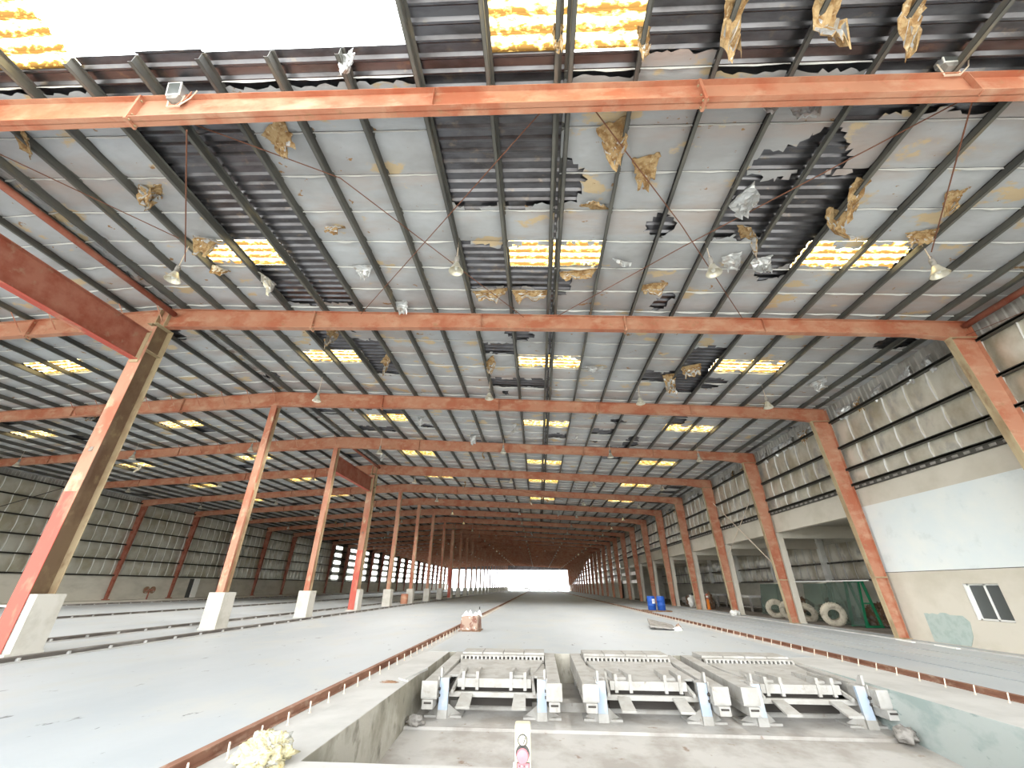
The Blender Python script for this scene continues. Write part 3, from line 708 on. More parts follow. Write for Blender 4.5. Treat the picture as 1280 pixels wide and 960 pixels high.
flood(7.03, 9.53, 0, 'small square floodlight on the nearest rafter, upper right corner')

# ---------------------------------------------------------------- bracing rods and hanging cables under the first bays
def rod(pts, label, r=.012, name='brace_rod', cat='rod', mt='cable'):
    m = MB(); m.tube(pts, r, mt, 6); tag(m.build(name, off=pts[0]), label, cat)
rod([(.24, 4.5, 9.52), (-5.81, 10.9, 9.82)], 'thin brown brace rod slanting down left from the nearest rafter, near centre')
rod([(1.21, 4.5, 9.47), (3.6, 7.2, 9.36), (6.6, 10.9, 9.2)], 'thin brown brace rod slanting down right from the close purlin pair')
rod([(-7.2, 4.4, 9.95), (-4.27, 5.85, 9.8), (-.3, 10.9, 9.5)], 'thin brace rod crossing from upper left toward the centre of the first bay')
rod([(7.6, 4.45, 9.2), (3.78, 7.91, 9.33), (.8, 10.9, 9.5)], 'thin brace rod crossing from upper right toward the close purlin pair')
rod([(-12.4, 4.5, 10.2), (-9.5, 7.5, 9.95)], 'thin dark rod under the grey lining at upper left')
rod([(7.35, 4.2, 9.0), (9.65, 7.9, 8.9)], 'brown cable hanging slack from the floodlight at upper right', .014, 'hanging_cable', 'cable')
rod([(-6.4, 4.3, 9.2), (-9.6, 8.0, 9.6)], 'brown cable running from the left floodlight to the leftmost near lamp', .014, 'hanging_cable', 'cable')
rod([(-8.0, Y(5), 9.3), (-2, Y(5)+3, 9.0), (2.5, Y(6), 8.8)], 'thin brown rod under the roof behind the fifth rafter', .015)
rod([(13.1, Y(5)-.115, 7.2), (13.27, Y(4)+.12, 2.3)], 'long pale rod slanting down across the annex opening, steeper of two', .03, mt='stud')
rod([(13.1, Y(4)+.4, 7.0), (13.3, Y(5)-.2, 3.6)], 'short pale rod crossing the slanting one above the annex opening', .02, mt='stud')
rod([(13.1, Y(2), 8.5), (13.3, Y(1)+1, 7.6)], 'thin pale rod at the top of the right wall beside the second rafter', .008)

# ---------------------------------------------------------------- torn insulation
def flap(x, y, wid, ln, rz, label, droop=1.0, curl=1.0, mt='fibre', z=None, seed=0, name='insulation_flap', cat='insulation scrap', group=None, thick=.035):
    """ragged tongue hanging from the lining: starts at (x,y) along its width, swings in direction rz and droops"""
    rs = random.Random(seed*13+5); N, W = 9, 7; vs = []; z = T(x)+.155 if z is None else z
    top = []; bot = []
    dx, dy = math.cos(rz), math.sin(rz); ex_, ey = -dy, dx
    wl = [1-.75*rs.random()*(abs(p/W-.5)*1.2+.25) for p in range(W+1)]
    for q in range(N+1):
        t = q/N
        for p in range(W+1):
            u = p/W-.5; L_ = ln*t*wl[p]
            a = droop*1.35*min(1, t*1.1)**curl
            hx = L_*math.cos(a); hz = -L_*math.sin(a)
            ww = wid*(1-.35*t)*u
            wz = .05*rs.uniform(-1, 1)*t+.06*math.sin(u*7+seed)*t*wid
            X = x+dx*hx+ex_*ww+.03*rs.uniform(-1, 1); Yy = y+dy*hx+ey*ww+.03*rs.uniform(-1, 1); Z = z+hz+wz
            top.append((X, Yy, Z)); bot.append((X+.012*rs.uniform(-1, 1), Yy+.012*rs.uniform(-1, 1), Z-thick*(.4+.8*rs.random())))
    m = MB(); n = (W+1); f1 = []; f2 = []; K = len(top)
    for q in range(N):
        for p in range(W):
            a = q*n+p; f1.append((a, a+1, a+n+1, a+n)); f2.append((K+a+n, K+a+n+1, K+a+1, K+a))
    edge = []
    loop = [p for p in range(n)]+[q*n+W for q in range(1, N+1)]+[N*n+p for p in range(W-1, -1, -1)]+[q*n for q in range(N-1, 0, -1)]
    for a, b in zip(loop, loop[1:]+loop[:1]): edge.append((b, a, a+K, b+K))
    m.raw(top+bot, f1, 'foilscrap' if mt == 'fibre' else mt); b0 = m.mi(mt)
    for f in f2+edge: m.f.append(f); m.m.append(b0)
    return tag(m.build(name, off=(x, y, z)), label, cat, group)
PI = math.pi
FL = [
 (-9.45, 6.35, .5, .7, -.6, 'tan torn flap beside a small gap in the lining, upper left', 1, 'fibre'),
 (-9.1, 6.3, .35, .6, -2.4, 'smaller tan strip curling near the gap in the lining at upper left', 1, 'fibre'),
 (-9.1, 7.9, .6, .6, -1.2, 'brown ragged clump hanging above the left skylight', 1.2, 'fibre'),
 (-5.2, 7.5, .5, .35, -1.5, 'brown edged tear left of centre in the first bay', .9, 'fibre'),
 (-4.4, 10.6, .5, .45, 1.4, 'pale crumpled foil scrap just before the second rafter, left of centre', .7, 'foilscrap'),
 (-5.0, 8.9, .6, .4, 1.6, 'pale crumpled foil edge below a torn seam, left of centre', .6, 'foilscrap'),
 (-1.3, 9.95, 1.15, .38, 1.5, 'tan sagging roll of torn wool below bare ribs, left of the hanging centre lamp', .9, 'fibre'),
 (-.05, 9.95, 1.15, .38, 1.6, 'tan sagging roll of torn wool below the left half of the middle skylight', .9, 'fibre'),
 (1.3, 9.05, 1.1, .3, 1.5, 'tan ragged edge hanging below the right half of the middle skylight', .7, 'fibre'),
 (1.5, 6.9, .7, .35, -1.4, 'tan triangular flap right of the close purlin pair', .35, 'fibre'),
 (1.6, 4.9, .6, .9, 1.2, 'dark brown torn wool beside the nearest rafter, right of the close purlins', .55, 'fibre'),
 (2.45, 5.6, .55, .75, 1.4, 'pale tan oval peel on the lining right of centre', .2, 'fibre'),
 (2.5, 8.7, .6, .3, -1.2, 'white curled foil edge round a small hole right of the middle skylight', .9, 'foilscrap'),
 (3.6, 9.6, .8, .35, 1.5, 'tan strip hanging at a seam right of the middle skylight', .8, 'fibre'),
 (4.75, 6.6, .7, .7, .5, 'silver and tan flap hanging at the left edge of the bare brown patch', 1.1, 'foilscrap'),
 (5.2, 7.7, .45, .9, -.5, 'long tan tongue below the bare brown patch, left one', 1, 'fibre'),
 (7.15, 7.0, .7, 1.0, 1.9, 'large tan tongue drooping at the lower right of the bare brown patch', 1.15, 'fibre'),
 (7.12, 6.2, .35, .9, 1.75, 'long tan strip clinging to the purlin right of the bare brown patch', .55, 'fibre'),
 (3.22, 3.05, .34, .95, 1.75, 'tan fleece strip hanging along a purlin at the top, right of the grey panel', .75, 'fibre'),
 (4.55, 3.05, .42, 1.1, 1.75, 'large tan fleece strip along a top purlin, left of two on the right', 1, 'fibre'),
 (5.85, 3.1, .36, 1.0, 1.8, 'tan fleece strip hanging along a purlin at the top, nearest the right floodlight', .7, 'fibre'),
 (5.0, 4.55, .5, .6, 1.4, 'translucent white sheet scrap hanging behind the nearest rafter on the right', 1.2, 'foilscrap'),
 (4.4, 4.5, .5, .4, 1.5, 'grey torn foil scrap hanging behind the nearest rafter, right of centre', 1, 'foilscrap'),
 (-5.35, 4.8, .7, .7, 1.0, 'dark brown torn wool behind the nearest rafter, left of centre', .5, 'fibre'),
 (-11.3, 4.9, .8, .5, .8, 'dark brown torn wool behind the nearest rafter at the far left', .5, 'fibre'),
 (-3.2, 3.6, .3, .55, 1.3, 'pale scrap hanging from a purlin at the right end of the roof hole', 1.1, 'foilscrap'),
 (.5, 3.3, .16, .6, 1.6, 'narrow tan strip along the purlin between the two top skylights', .9, 'fibre'),
 (1.9, 3.4, .2, .6, 1.6, 'narrow tan strip along the purlin right of the top skylights', .9, 'fibre'),
 (-8.4, 9.5, .6, .7, -.3, 'silver triangular flap hanging open at the left, before the second rafter', .9, 'foilscrap'),
 (-9.6, 9.1, .5, .5, -1.0, 'tan peel below the left skylight', .8, 'fibre'),
 (6.1, 8.5, .5, .6, 1.3, 'white foil tongue hanging beside the dark gap on the right', 1.2, 'foilscrap'),
 (5.3, 8.4, .5, .5, 1.2, 'crumpled foil scrap beside the third near lamp', 1, 'foilscrap'),
 (9.2, 6.5, .35, .6, 1.4, 'tan peel beside the hanging cable at upper right', .4, 'fibre'),
 (9.4, 7.6, .7, .35, 1.4, 'tan ragged strip along a seam at upper right', .6, 'fibre'),
 (-6.3, 14.4, .9, .8, .6, 'tan flap hanging below the left skylight behind the second rafter', 1, 'fibre'),
 (-7.6, 12.3, .5, .9, 1.4, 'tan fleece hanging just behind the second rafter on the left', 1.2, 'fibre'),
 (-1.9, 14.4, .9, .6, .6, 'tan tongue hanging behind the second rafter near the centre', .9, 'fibre'),
 (2.5, 14.7, .9, .3, -1.5, 'row of pale ragged tips right of the middle skylight behind the second rafter', .9, 'foilscrap'),
 (6.2, 14.4, .8, .5, 1.2, 'tan flap right of centre behind the second rafter', .9, 'fibre'),
 (5.6, 15.2, .5, .9, 1.3, 'long tan strip beside bare ribs behind the second rafter, right', 1.1, 'fibre'),
 (11.5, 15.4, .8, .4, .4, 'white ragged foil scrap near the top of the right wall', .7, 'foilscrap'),
]
for i, (x, y, wd, ln, rz, lab, dr, mt) in enumerate(FL): flap(x, y, wd, ln, rz, lab, dr, .8, mt, z=T(x)+(.215 if i in (14, 15) else .155), seed=i)
for i in range(90):                                   # scraps further down the hall
    k = random.randint(3, 20); x = rnd(-30, 12); y = Y(k)+rnd(.6, 6)
    flap(x, y, rnd(.2, .5), rnd(.3, .8), rnd(-3, 3), 'small torn scrap of lining hanging far down the hall', 1.3, .6, random.choice(['foilscrap', 'foilscrap', 'fibre']), z=T(x)+.16, seed=100+i, group='scraps of lining hanging far down the hall')
for i in range(44):                                   # crumpled foil along the right eave
    y = 12.0+i*1.0+rnd(-.3, .3)
    if min(abs(y-Y(k)) for k in range(1, 12)) < .75: continue
    flap(13.45, y, rnd(.5, .9), rnd(.5, .75), PI+rnd(-.4, .4), 'crumpled silver scrap hanging at the eave above the right wall', 1.2, .5, random.choice(['foilscrap', 'foilscrap', 'foilscrap', 'fibre']), z=8.72, seed=300+i, group='scraps along the right eave')

# ---------------------------------------------------------------- bed machines in the pit
def machine(cx, label):
    t = thing('stressing_bench', label, 'machine', (cx, 9.6, -.65))
    O = (0, 0, 0)
    for s in (-1, 1):                                 # two long box beams, back to front
        m = MB(); x = 1.18*s
        m.hexa([(x-.13, -.2, .34), (x+.13, -.2, .34), (x+.13, 3.35, .38), (x-.13, 3.35, .38), (x-.13, -.2, .6), (x+.13, -.2, .6), (x+.13, 3.35, .66), (x-.13, 3.35, .66)], 'machine')
        m.box(x-.15, x+.15, -.22, 3.3, .34, .38, 'machine'); m.box(x-.15, x+.15, -.24, -.2, .36, .62, 'machine')
        m.box(x-.06, x+.06, -.17, .02, .42, .54, 'machine'); recalc(m.build('side_beam', t))
        m = MB(); m.box(x-.1, x+.1, -.3, .5, .2, .34, 'machine'); m.box(x-.07, x+.07, -.31, -.29, .28, .31, 'machdark'); m.build('beam_foot', t)
        m = MB(); xp = .95*s                            # upright with fin and splayed base
        m.prism([(.05, .1), (.62, .1), (.5, .35), (.3, .62), (.05, .62)], 'x', xp-.03, xp+.03, 'machine'); recalc(m.build('upright_fin', t))
        m = MB(); m.hexa([(xp-.09, .0, .12), (xp+.09, .0, .12), (xp+.09, .06, .12), (xp-.09, .06, .12), (xp-.085, .04, .62), (xp+.085, .04, .62), (xp+.085, .1, .62), (xp-.085, .1, .62)], 'bluesteel'); m.hexa([(xp-.095, -.02, 0), (xp+.095, -.02, 0), (xp+.095, .06, 0), (xp-.095, .06, 0), (xp-.09, -.005, .13), (xp+.09, -.005, .13), (xp+.09, .06, .13), (xp-.09, .06, .13)], 'machine')
        m.hexa([(xp-.085, .04, .6), (xp+.085, .04, .6), (xp+.085, .3, .6), (xp-.085, .3, .6), (xp-.085, .06, .63), (xp+.085, .06, .63), (xp+.085, .3, .63), (xp-.085, .3, .63)], 'machine'); m.build('upright', t)
        m = MB()
        for q in (-1, 1):
            m.raw([(xp+q*.09, .02, 0), (xp+q*.36, .25, 0), (xp+q*.09, .06, .22), (xp+q*.09, .05, 0), (xp+q*.36, .28, 0), (xp+q*.09, .09, .22)], [(0, 1, 2), (3, 5, 4), (0, 3, 4, 1), (1, 4, 5, 2), (2, 5, 3, 0)], 'machine')
        m.box(xp-.36, xp+.36, .06, .5, 0, .035, 'machine'); recalc(m.build('gusset_foot', t))
        m = MB()                                       # linkage between upright and side beam
        x0, x1 = sorted((xp+.1*s, 1.05*s)); m.box(x0, x1, .02, .3, .3, .5, 'machine'); m.box(x0+.01, x1-.01, -.02, .1, .5, .66, 'machine')
        for zz in (.36, .46): m.tube([(xp+.06*s, -.02, zz), (xp+.3*s, -.02, zz)], .025, 'machdark', 8)
        m.prism([(.0, .64), (.2, .64), (.06, .8), (.0, .8)], 'x', xp+.06*s-.02, xp+.06*s+.02, 'machine'); m.build('linkage', t)
    m = MB()                                          # deck with toothed comb at the back
    m.hexa([(-.72, .35, .53), (.72, .35, .53), (1.02, 2.35, .6), (-1.02, 2.35, .6), (-.72, .35, .57), (.72, .35, .57), (1.02, 2.35, .64), (-1.02, 2.35, .64)], 'machine')
    m.box(-.74, .74, .3, .37, .44, .585, 'machine'); recalc(m.build('deck_plate', t))
    m = MB(); m.box(-1.03, 1.03, 2.6, 3.25, .57, .7, 'machine'); m.box(-1.03, 1.03, 2.3, 2.42, .575, .615, 'machine'); m.box(-1.03, 1.03, 2.34, 3.0, .69, .715, 'machine')
    for i in range(4): m.box(-1.02+i*.52, -.52+i*.52, 2.55, 3.27, .70, .755, 'machine')
    m.build('comb_frame', t)
    m = MB(); m.box(-1.02, 1.02, 2.42, 3.2, .5, .69, 'machdark'); m.build('comb_gap_shade', t)  # dark block, shade between the teeth put into its colour
    tm = MB(); tm.box(-.027, .027, 2.31, 2.42, .6, .7, 'machine'); tm.box(-.022, .022, 2.29, 2.32, .61, .68, 'machine')
    t0 = tm.build('comb_tooth', t); t0.location = (-1.0, 0, 0)
    for i in range(1, 21):
        c = t0.copy(); COL.objects.link(c); c.parent = t; c.location = (-1.0+i*.1, 0, 0)
    for s in (-1, 1):
        m = MB()                                       # raised brackets on the deck
        for q in (.34, .62): m.hexa([(s*q-.03, .3, .56), (s*q+.03, .3, .56), (s*q*1.12+.03, 1.2, .6), (s*q*1.12-.03, 1.2, .6), (s*q-.03, .3, .7), (s*q+.03, .3, .7), (s*q*1.12+.03, 1.2, .66), (s*q*1.12-.03, 1.2, .66)], 'machine')
        m.box(min(s*.36, s*.6), max(s*.36, s*.6), .5, 1.0, .56, .62, 'machine')
        for q in (.34, .62): m.box(s*q-.03, s*q+.03, .28, .34, .4, .6, 'machine')
        recalc(m.build('deck_bracket', t))
        m = MB(); x = .52*s; m.hexa([(x-.13, -.32, .22), (x+.13, -.32, .22), (x+.11, .25, .34), (x-.11, .25, .34), (x-.13, -.32, .255), (x+.13, -.32, .255), (x+.11, .25, .375), (x-.11, .25, .375)], 'machine'); m.build('paddle', t)
        m = MB(); m.box(min(s*.76, s*1.03), max(s*.76, s*1.03), .7, 2.2, .54, .58, 'machine'); m.bar((s*.8, .1, .4), (s*.74, .9, .62), .05, .06, 'machine'); m.build('side_plate', t)
    m = MB(); m.box(-.95, .95, .2, .28, .3, .38, 'machine'); m.build('cross_bar', t)
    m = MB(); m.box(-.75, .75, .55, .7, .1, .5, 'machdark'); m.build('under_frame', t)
    m = MB(); m.box(-.9, .9, 1.6, 1.9, 0, .5, 'machine'); m.build('under_frame', t); m = MB(); m.box(-1.25, 1.25, 3.0, 3.3, 0, .36, 'machine'); m.build('under_frame', t)
    return t
machine(-.92, 'dust covered comb topped steel stressing bench in the pit, left of three')
machine(2.12, 'dust covered comb topped steel stressing bench in the pit, middle of three')
machine(5.0, 'dust covered comb topped steel stressing bench in the pit, right of three')

# ---------------------------------------------------------------- push-button box on a stalk in the foreground
t = thing('control_box', 'cream push button control box on a stalk at the front edge of the pit', 'control box', (-.07, 2.0, 0))
def bx(name, x0, x1, y0, y1, z0, z1, mt): m = MB(); m.box(x0, x1, y0, y1, z0, z1, mt); return m.build(name, t)
fb = bx('enclosure', -.03, .03, -.02, .03, .78, 1.125, 'cream')
bv = fb.modifiers.new('bevel', 'BEVEL'); bv.width = .006; bv.segments = 3
m = MB(); m.tube([(0, .01, .0), (0, .01, .78)], .022, 'greybits', 12); m.lathe([(.1, 0), (.1, .015), (.03, .02)], (0, .01, 0), 'greybits', 16); m.build('stalk', t)
m = MB(); m.lathe([(.0185, -.024), (.0185, -.028), (.0155, -.03), (.0155, -.025)], (0, 0, 1.079), 'darkgrey', 24, 'y'); m.lathe([(.0155, -.02), (.0155, -.027), (0, -.027)], (0, 0, 1.079), 'cream', 24, 'y'); m.bar((-.005, -.029, 1.067), (.006, -.029, 1.092), .006, .007, 'white'); m.bar((.0035, -.03, 1.07), (.0105, -.03, 1.087), .0025, .003, 'darkgrey'); m.build('rotary_switch', t)
m = MB(); m.lathe([(.012, -.02), (.012, -.034), (.021, -.036), (.023, -.042), (.02, -.05), (0, -.053)], (0, 0, 1.037), 'pink', 24, 'y'); m.lathe([(.026, -.021), (.026, -.024), (.014, -.024)], (0, 0, 1.04), 'darkgrey', 20, 'y'); m.build('stop_button', t, smooth=False)
m = MB(); m.box(-.02, .024, -.026, -.02, .95, 1.012, 'pink'); m.box(-.022, .026, -.0235, -.02, .948, 1.014, 'darkgrey')
for i in range(4):
    for j in range(4): m.box(-.014+i*.009, -.010+i*.009, -.0275, -.026, 1.002-j*.009, 1.006-j*.009, 'white' if (i+j) % 2 else 'darkgrey')
m.build('label_plate', t)
m = MB(); m.tube([(-.03, -.022, 1.014), (-.034, -.03, .99), (-.045, -.03, .93), (-.05, -.01, .8)], .004, 'white', 6); m.build('lead_wire', t)

# ---------------------------------------------------------------- loose things on the floor
def lump(name, c, r, mt, label, cat, seed=0, amp=.45, N=28, group=None, freq=2.2):
    m = MB(); vs = []; fs = []
    for i in range(N+1):
        th = math.pi*i/N
        for j in range(2*N):
            ph = math.pi*j/N; d = Vector((math.sin(th)*math.cos(ph), math.sin(th)*math.sin(ph), math.cos(th)))
            k = 1+amp*noise.noise(d*freq+Vector((seed, 0, 0)))+amp*.6*noise.noise(d*freq*2.7+Vector((0, seed, 0)))+amp*.3*noise.noise(d*freq*7)
            p = Vector((d.x*r[0], d.y*r[1], d.z*r[2]))*k
            vs.append((c[0]+p.x, c[1]+p.y, max(c[2]+p.z, c[2]-r[2]*.75)))
    n = 2*N
    for i in range(N):
        for j in range(n): fs.append((i*n+j, (i+1)*n+j, (i+1)*n+(j+1) % n, i*n+(j+1) % n))
    m.raw(vs, fs, mt); return tag(m.build(name, smooth=True, off=(c[0], c[1], c[2]-r[2]*.75)), label, cat, group)
lump('insulation_clump', (-2.78, 5.12, .09), (.25, .26, .15), 'yellowwool', 'pale yellow clump of glass wool on the pit edge at bottom left', 'insulation', 3)
m = MB(); m.hexa([(-2.72, 9.35, -.02), (-2.5, 9.1, -.02), (-2.46, 9.13, -.02), (-2.68, 9.4, -.02), (-2.72, 9.35, .02), (-2.5, 9.1, .02), (-2.46, 9.13, .02), (-2.68, 9.4, .02)], 'bench'); m.bar((-2.6, 9.2, 0), (-2.4, 10.3, .02), .06, .04, 'bench'); tag(m.build('timber_piece', off=(-2.6, 9.2, -.02)), 'pale timber strip lying on the left edge of the pit', 'timber')
lump('rubble_piece', (-2.78, 9.0, .0), (.16, .05, .03), 'brownbits', 'small reddish scrap on the left edge of the pit', 'scrap', 9, .4, 14)
lump('rubble_piece', (-2.25, 9.1, -.58), (.14, .1, .09), 'greybits', 'grey rubble lump in the left corner of the pit', 'rubble', 5, .4, 14)
lump('rubble_piece', (6.02, 8.95, -.56), (.14, .16, .12), 'greybits', 'grey rubble lump in the right corner of the pit', 'rubble', 6, .4, 14)

t = thing('wrapped_bundle', 'brownish bundle wrapped in clear plastic standing over the left rail', 'bundle', (-2.75, 18.9, 0))
m = MB(); m.hexa([(-.38, -.4, .02), (.34, -.46, .02), (.4, .42, .02), (-.34, .45, .02), (-.34, -.36, .52), (.32, -.42, .55), (.36, .38, .56), (-.3, .4, .52)], 'bag'); b0 = recalc(m.build('bundle_body', t)); bb = b0.modifiers.new('bevel', 'BEVEL'); bb.width = .04; bb.segments = 3
m = MB()
for i, (x, y) in enumerate(((-.2, -.3), (-.02, -.25), (.2, -.35), (.3, .1), (-.25, .2))):
    m = MB(); m.raw([(x-.14, y-.05, .5), (x+.14, y-.02, .5), (x+.02, y+.14, .5), (x+.02, y, .68+.05*(i % 2))], [(0, 1, 3), (1, 2, 3), (2, 0, 3)], 'foilscrap'); m.build('plastic_knot', t)
m = MB(); m.box(-.42, .45, -.5, .5, 0, .03, 'brownbits'); m.build('base_board', t)
m = MB(); m.tube([(0, 0, 0), (.005, 0, .42)], .035, 'darkgrey', 8); m.lathe([(.07, 0), (.07, .02), (.035, .03)], (0, 0, 0), 'darkgrey', 10); o = m.build('floor_post'); o.location = (-3.75, 29.3, 0); tag(o, 'short dark stake standing beside the left rail behind the bundle', 'stake')
def drum(x, y, lab, sheet=False):
    t = thing('plastic_drum', lab, 'drum', (x, y, 0), .3)
    m = MB(); m.lathe([(0, 0), (.27, 0), (.29, .04), (.29, .28), (.305, .3), (.305, .34), (.29, .36), (.29, .58), (.305, .6), (.305, .64), (.29, .66), (.285, .86), (.25, .9), (0, .9)], (0, 0, 0), 'blue', 28); m.build('drum_body', t, smooth=True)
    m = MB(); m.lathe([(.27, .88), (.27, .93), (.24, .93), (.24, .905), (0, .905)], (0, 0, 0), 'blue', 28); m.build('rim', t, smooth=True)
    for a in (0, PI):
        m = MB(); m.lathe([(0, .95), (.04, .95), (.04, .9)], (.15*math.cos(a), .15*math.sin(a), 0), 'darkgrey', 10); m.build('bung', t)
    if sheet:
        m = MB(); m.box(-.1, .1, -.3, -.285, .45, .75, 'white'); m.build('paper_label', t)
drum(8.45, 35.0, 'blue plastic drum beside the right rail, left one with a white patch', True); drum(9.15, 35.0, 'blue plastic drum beside the right rail, right one')
m = MB(); m.box(7.9, 9.7, 34.3, 36, 0, .08, 'brownbits'); tag(m.build('timber_skid', off=(8.8, 35, 0)), 'low dark timber skid under the two blue drums', 'skid')
for o in bpy.data.objects:
    if o.name.startswith('plastic_drum'): o.location.z = .08
m = MB(); m.hexa([(4.7, 20.2, .1), (5.7, 20.0, .02), (6.0, 21.6, .05), (5.0, 21.9, .25), (4.7, 20.2, .16), (5.7, 20.0, .08), (6.0, 21.6, .11), (5.0, 21.9, .31)], 'greybits'); m.box(5.0, 5.25, 20.5, 21.4, 0, .13, 'greybits'); tag(recalc(m.build('broken_slab', off=(5.3, 20.9, 0))), 'tilted grey slab lying on the floor right of the middle lane', 'slab')
lump('plastic_scrap', (5.75, 19.9, .05), (.16, .12, .09), 'white', 'small white scrap beside the tilted grey slab', 'scrap', 4, .5, 14)
lump('plastic_scrap', (5.98, 20.6, .08), (.09, .09, .12), 'bag', 'small tan lump at the right end of the tilted slab', 'scrap', 8, .5, 12)

# annex: tyres, glass racks, benches and clutter
def tyre(x, y, r, tilt, rz, lab):
    t = thing('tyre', lab, 'tyre', (x, y, r*math.cos(tilt)*.98), rz); t.rotation_euler = (0, tilt, rz)
    m = MB(); w = .13
    m.lathe([(r*.47, -w*.8), (r*.56, -w), (r*.86, -w), (r*.97, -w*.75), (r, -w*.4), (r, w*.4), (r*.97, w*.75), (r*.86, w), (r*.56, w), (r*.47, w*.8), (r*.47, -w*.8)], (0, 0, 0), 'rubber', 32, 'x'); m.build('tyre_casing', t, smooth=True)
    m = MB()
    for i in range(26):
        a = 2*PI*i/26; c, s_ = math.cos(a), math.sin(a); m.bar((-w*.7, r*.99*c, r*.99*s_), (w*.7, r*.99*c, r*.99*s_), .05, .03, 'rubber', (0, c, s_))
    m.build('tread', t)
    m = MB(); m.lathe([(r*.475, w*.75), (r*.475, -w*.75), (r*.6, -w*.75), (r*.6, w*.75)], (0, 0, 0), 'darkgrey', 26, 'x'); m.build('inner_liner', t, smooth=True)
tyre(14.2, 23.3, .52, -.25, 1.15, 'dusty pale tyre leaning by the green posts, nearest of the tyres')
tyre(14.35, 28.9, .52, -.2, 1.0, 'dusty pale tyre left of the fourth orange column, left of two')
tyre(14.5, 27.7, .5, -.2, 1.0, 'dusty pale tyre beside the fourth orange column, right of two')
tyre(14.6, 26.2, .5, -.5, .6, 'dark dusty tyre lying low behind the fourth orange column')
def arack(x, y, mt, lab, h=1.95, name='glass_rack'):
    t = thing(name, lab, 'rack', (x, y, 0), 0)
    for s in (-1, 1):
        m = MB(); m.bar((.35*s, 0, 0), (.08*s, 0, h), .09, .09, mt); m.build('post', t)
        m = MB(); m.bar((.35*s, .9, 0), (.08*s, .9, h), .09, .09, mt); m.build('post', t)
    m = MB(); m.bar((0, -.05, h-.04), (0, .95, h-.04), .3, .08, mt); m.bar((-.4, 0, .06), (.4, 0, .06), .08, .08, mt); m.bar((-.4, .9, .06), (.4, .9, .06), .08, .08, mt); m.bar((-.2, 0, 1), (.2, 0, 1), .06, .06, mt); m.build('cross_rail', t)
arack(15.3, 22.4, 'green', 'green steel A frame rack in the annex, beside the nearest tyre')
arack(16.2, 20.2, 'green', 'green steel A frame rack in the annex, beside the third orange column')
arack(15.6, 29.6, 'lowwall', 'pale steel A frame rack in the annex beyond the tyres')
arack(15.8, 25.2, 'lowwall', 'pale steel A frame rack in the annex between the tyres')
def gsheet(x, y0, y1, h, lean, lab):
    m = MB(); m.hexa([(x, y0, .06), (x+.012, y0, .06), (x+.012, y1, .06), (x, y1, .06), (x+lean, y0, h), (x+lean+.012, y0, h), (x+lean+.012, y1, h), (x+lean, y1, h)], 'glass'); tag(m.build('glass_sheet', off=(x, y0, .06)), lab, 'glass sheet')
gsheet(14.82, 22.3, 24.6, 1.9, .3, 'tinted glass sheet leaning on the green rack by the nearest tyre')
gsheet(15.72, 19.6, 21.3, 1.85, .3, 'tinted glass sheet leaning on the rack beside the third orange column')
gsheet(15.2, 24.9, 27.4, 1.85, .3, 'tinted glass sheet leaning behind the fourth orange column')
gsheet(15.12, 29.2, 32.4, 1.85, .3, 'tinted glass sheet leaning in the annex beyond the tyres')
m = MB(); m.bar((15.1, 21.5, 1.95), (14.9, 28, 1.95), .05, .05, 'white'); tag(m.build('rail_pipe', off=(15, 24, 1.95)), 'pale horizontal pipe resting on top of the glass racks', 'pipe')
def bench(x, y, lab):
    t = thing('work_bench', lab, 'bench', (x, y, 0))
    m = MB(); m.box(-.5, .5, -2, 2, .95, 1.1, 'bench'); m.build('bench_top', t)
    for yy in (-1.8, 0, 1.8):
        m = MB(); m.box(-.45, -.35, yy-.06, yy+.06, 0, .95, 'greybits'); m.build('leg', t); m = MB(); m.box(.35, .45, yy-.06, yy+.06, 0, .95, 'greybits'); m.build('leg', t)
    m = MB(); m.box(-.45, .45, -1.9, 1.9, .3, .36, 'greybits'); m.build('shelf', t)
bench(16.4, 37.5, 'grey work bench in the annex between the fifth and sixth orange columns'); bench(17.2, 46, 'grey work bench in the annex between the seventh and eighth orange columns')
CL_ = [(14.6, 40.2, .35, .3, .7, 'brownbits', 'brown sack leaning by the sixth orange column'), (14.2, 43.4, .3, .3, .55, 'white', 'white bundle by the sixth orange column'), (14.5, 44.3, .25, .25, .6, 'darkgrey', 'dark bag by the white bundle'), (15.0, 45.4, .35, .3, .5, 'greybits', 'grey pile left of the dark bag'), (15.5, 47.5, .5, .4, .5, 'brownbits', 'brown scrap pile by the seventh orange column'), (16, 50, .6, .5, .45, 'greybits', 'grey scrap pile by the eighth orange column'), (16.5, 23.5, .7, .6, .55, 'brownbits', 'rusty scrap heap behind the nearest tyre'), (17, 27.5, .8, .6, .6, 'brownbits', 'rusty scrap heap behind the fourth orange column'), (17.7, 20.5, .6, .6, .6, 'brownbits', 'rusty scrap heap behind the third orange column'), (17.3, 31.5, .6, .6, .6, 'brownbits', 'rusty scrap heap beyond the pale rack'), (13.0, 31.35, .2, .2, .16, 'white', 'white rubble at the foot of the fifth orange column'), (12.7, 31.0, .22, .2, .18, 'white', 'smaller white rubble before the fifth orange column')]
for i, (x, y, a, b, h, mt, lab) in enumerate(CL_): lump('scrap_pile', (x, y, h*.72), (a, b, h), mt, lab, 'scrap', 20+i, .5, 18)
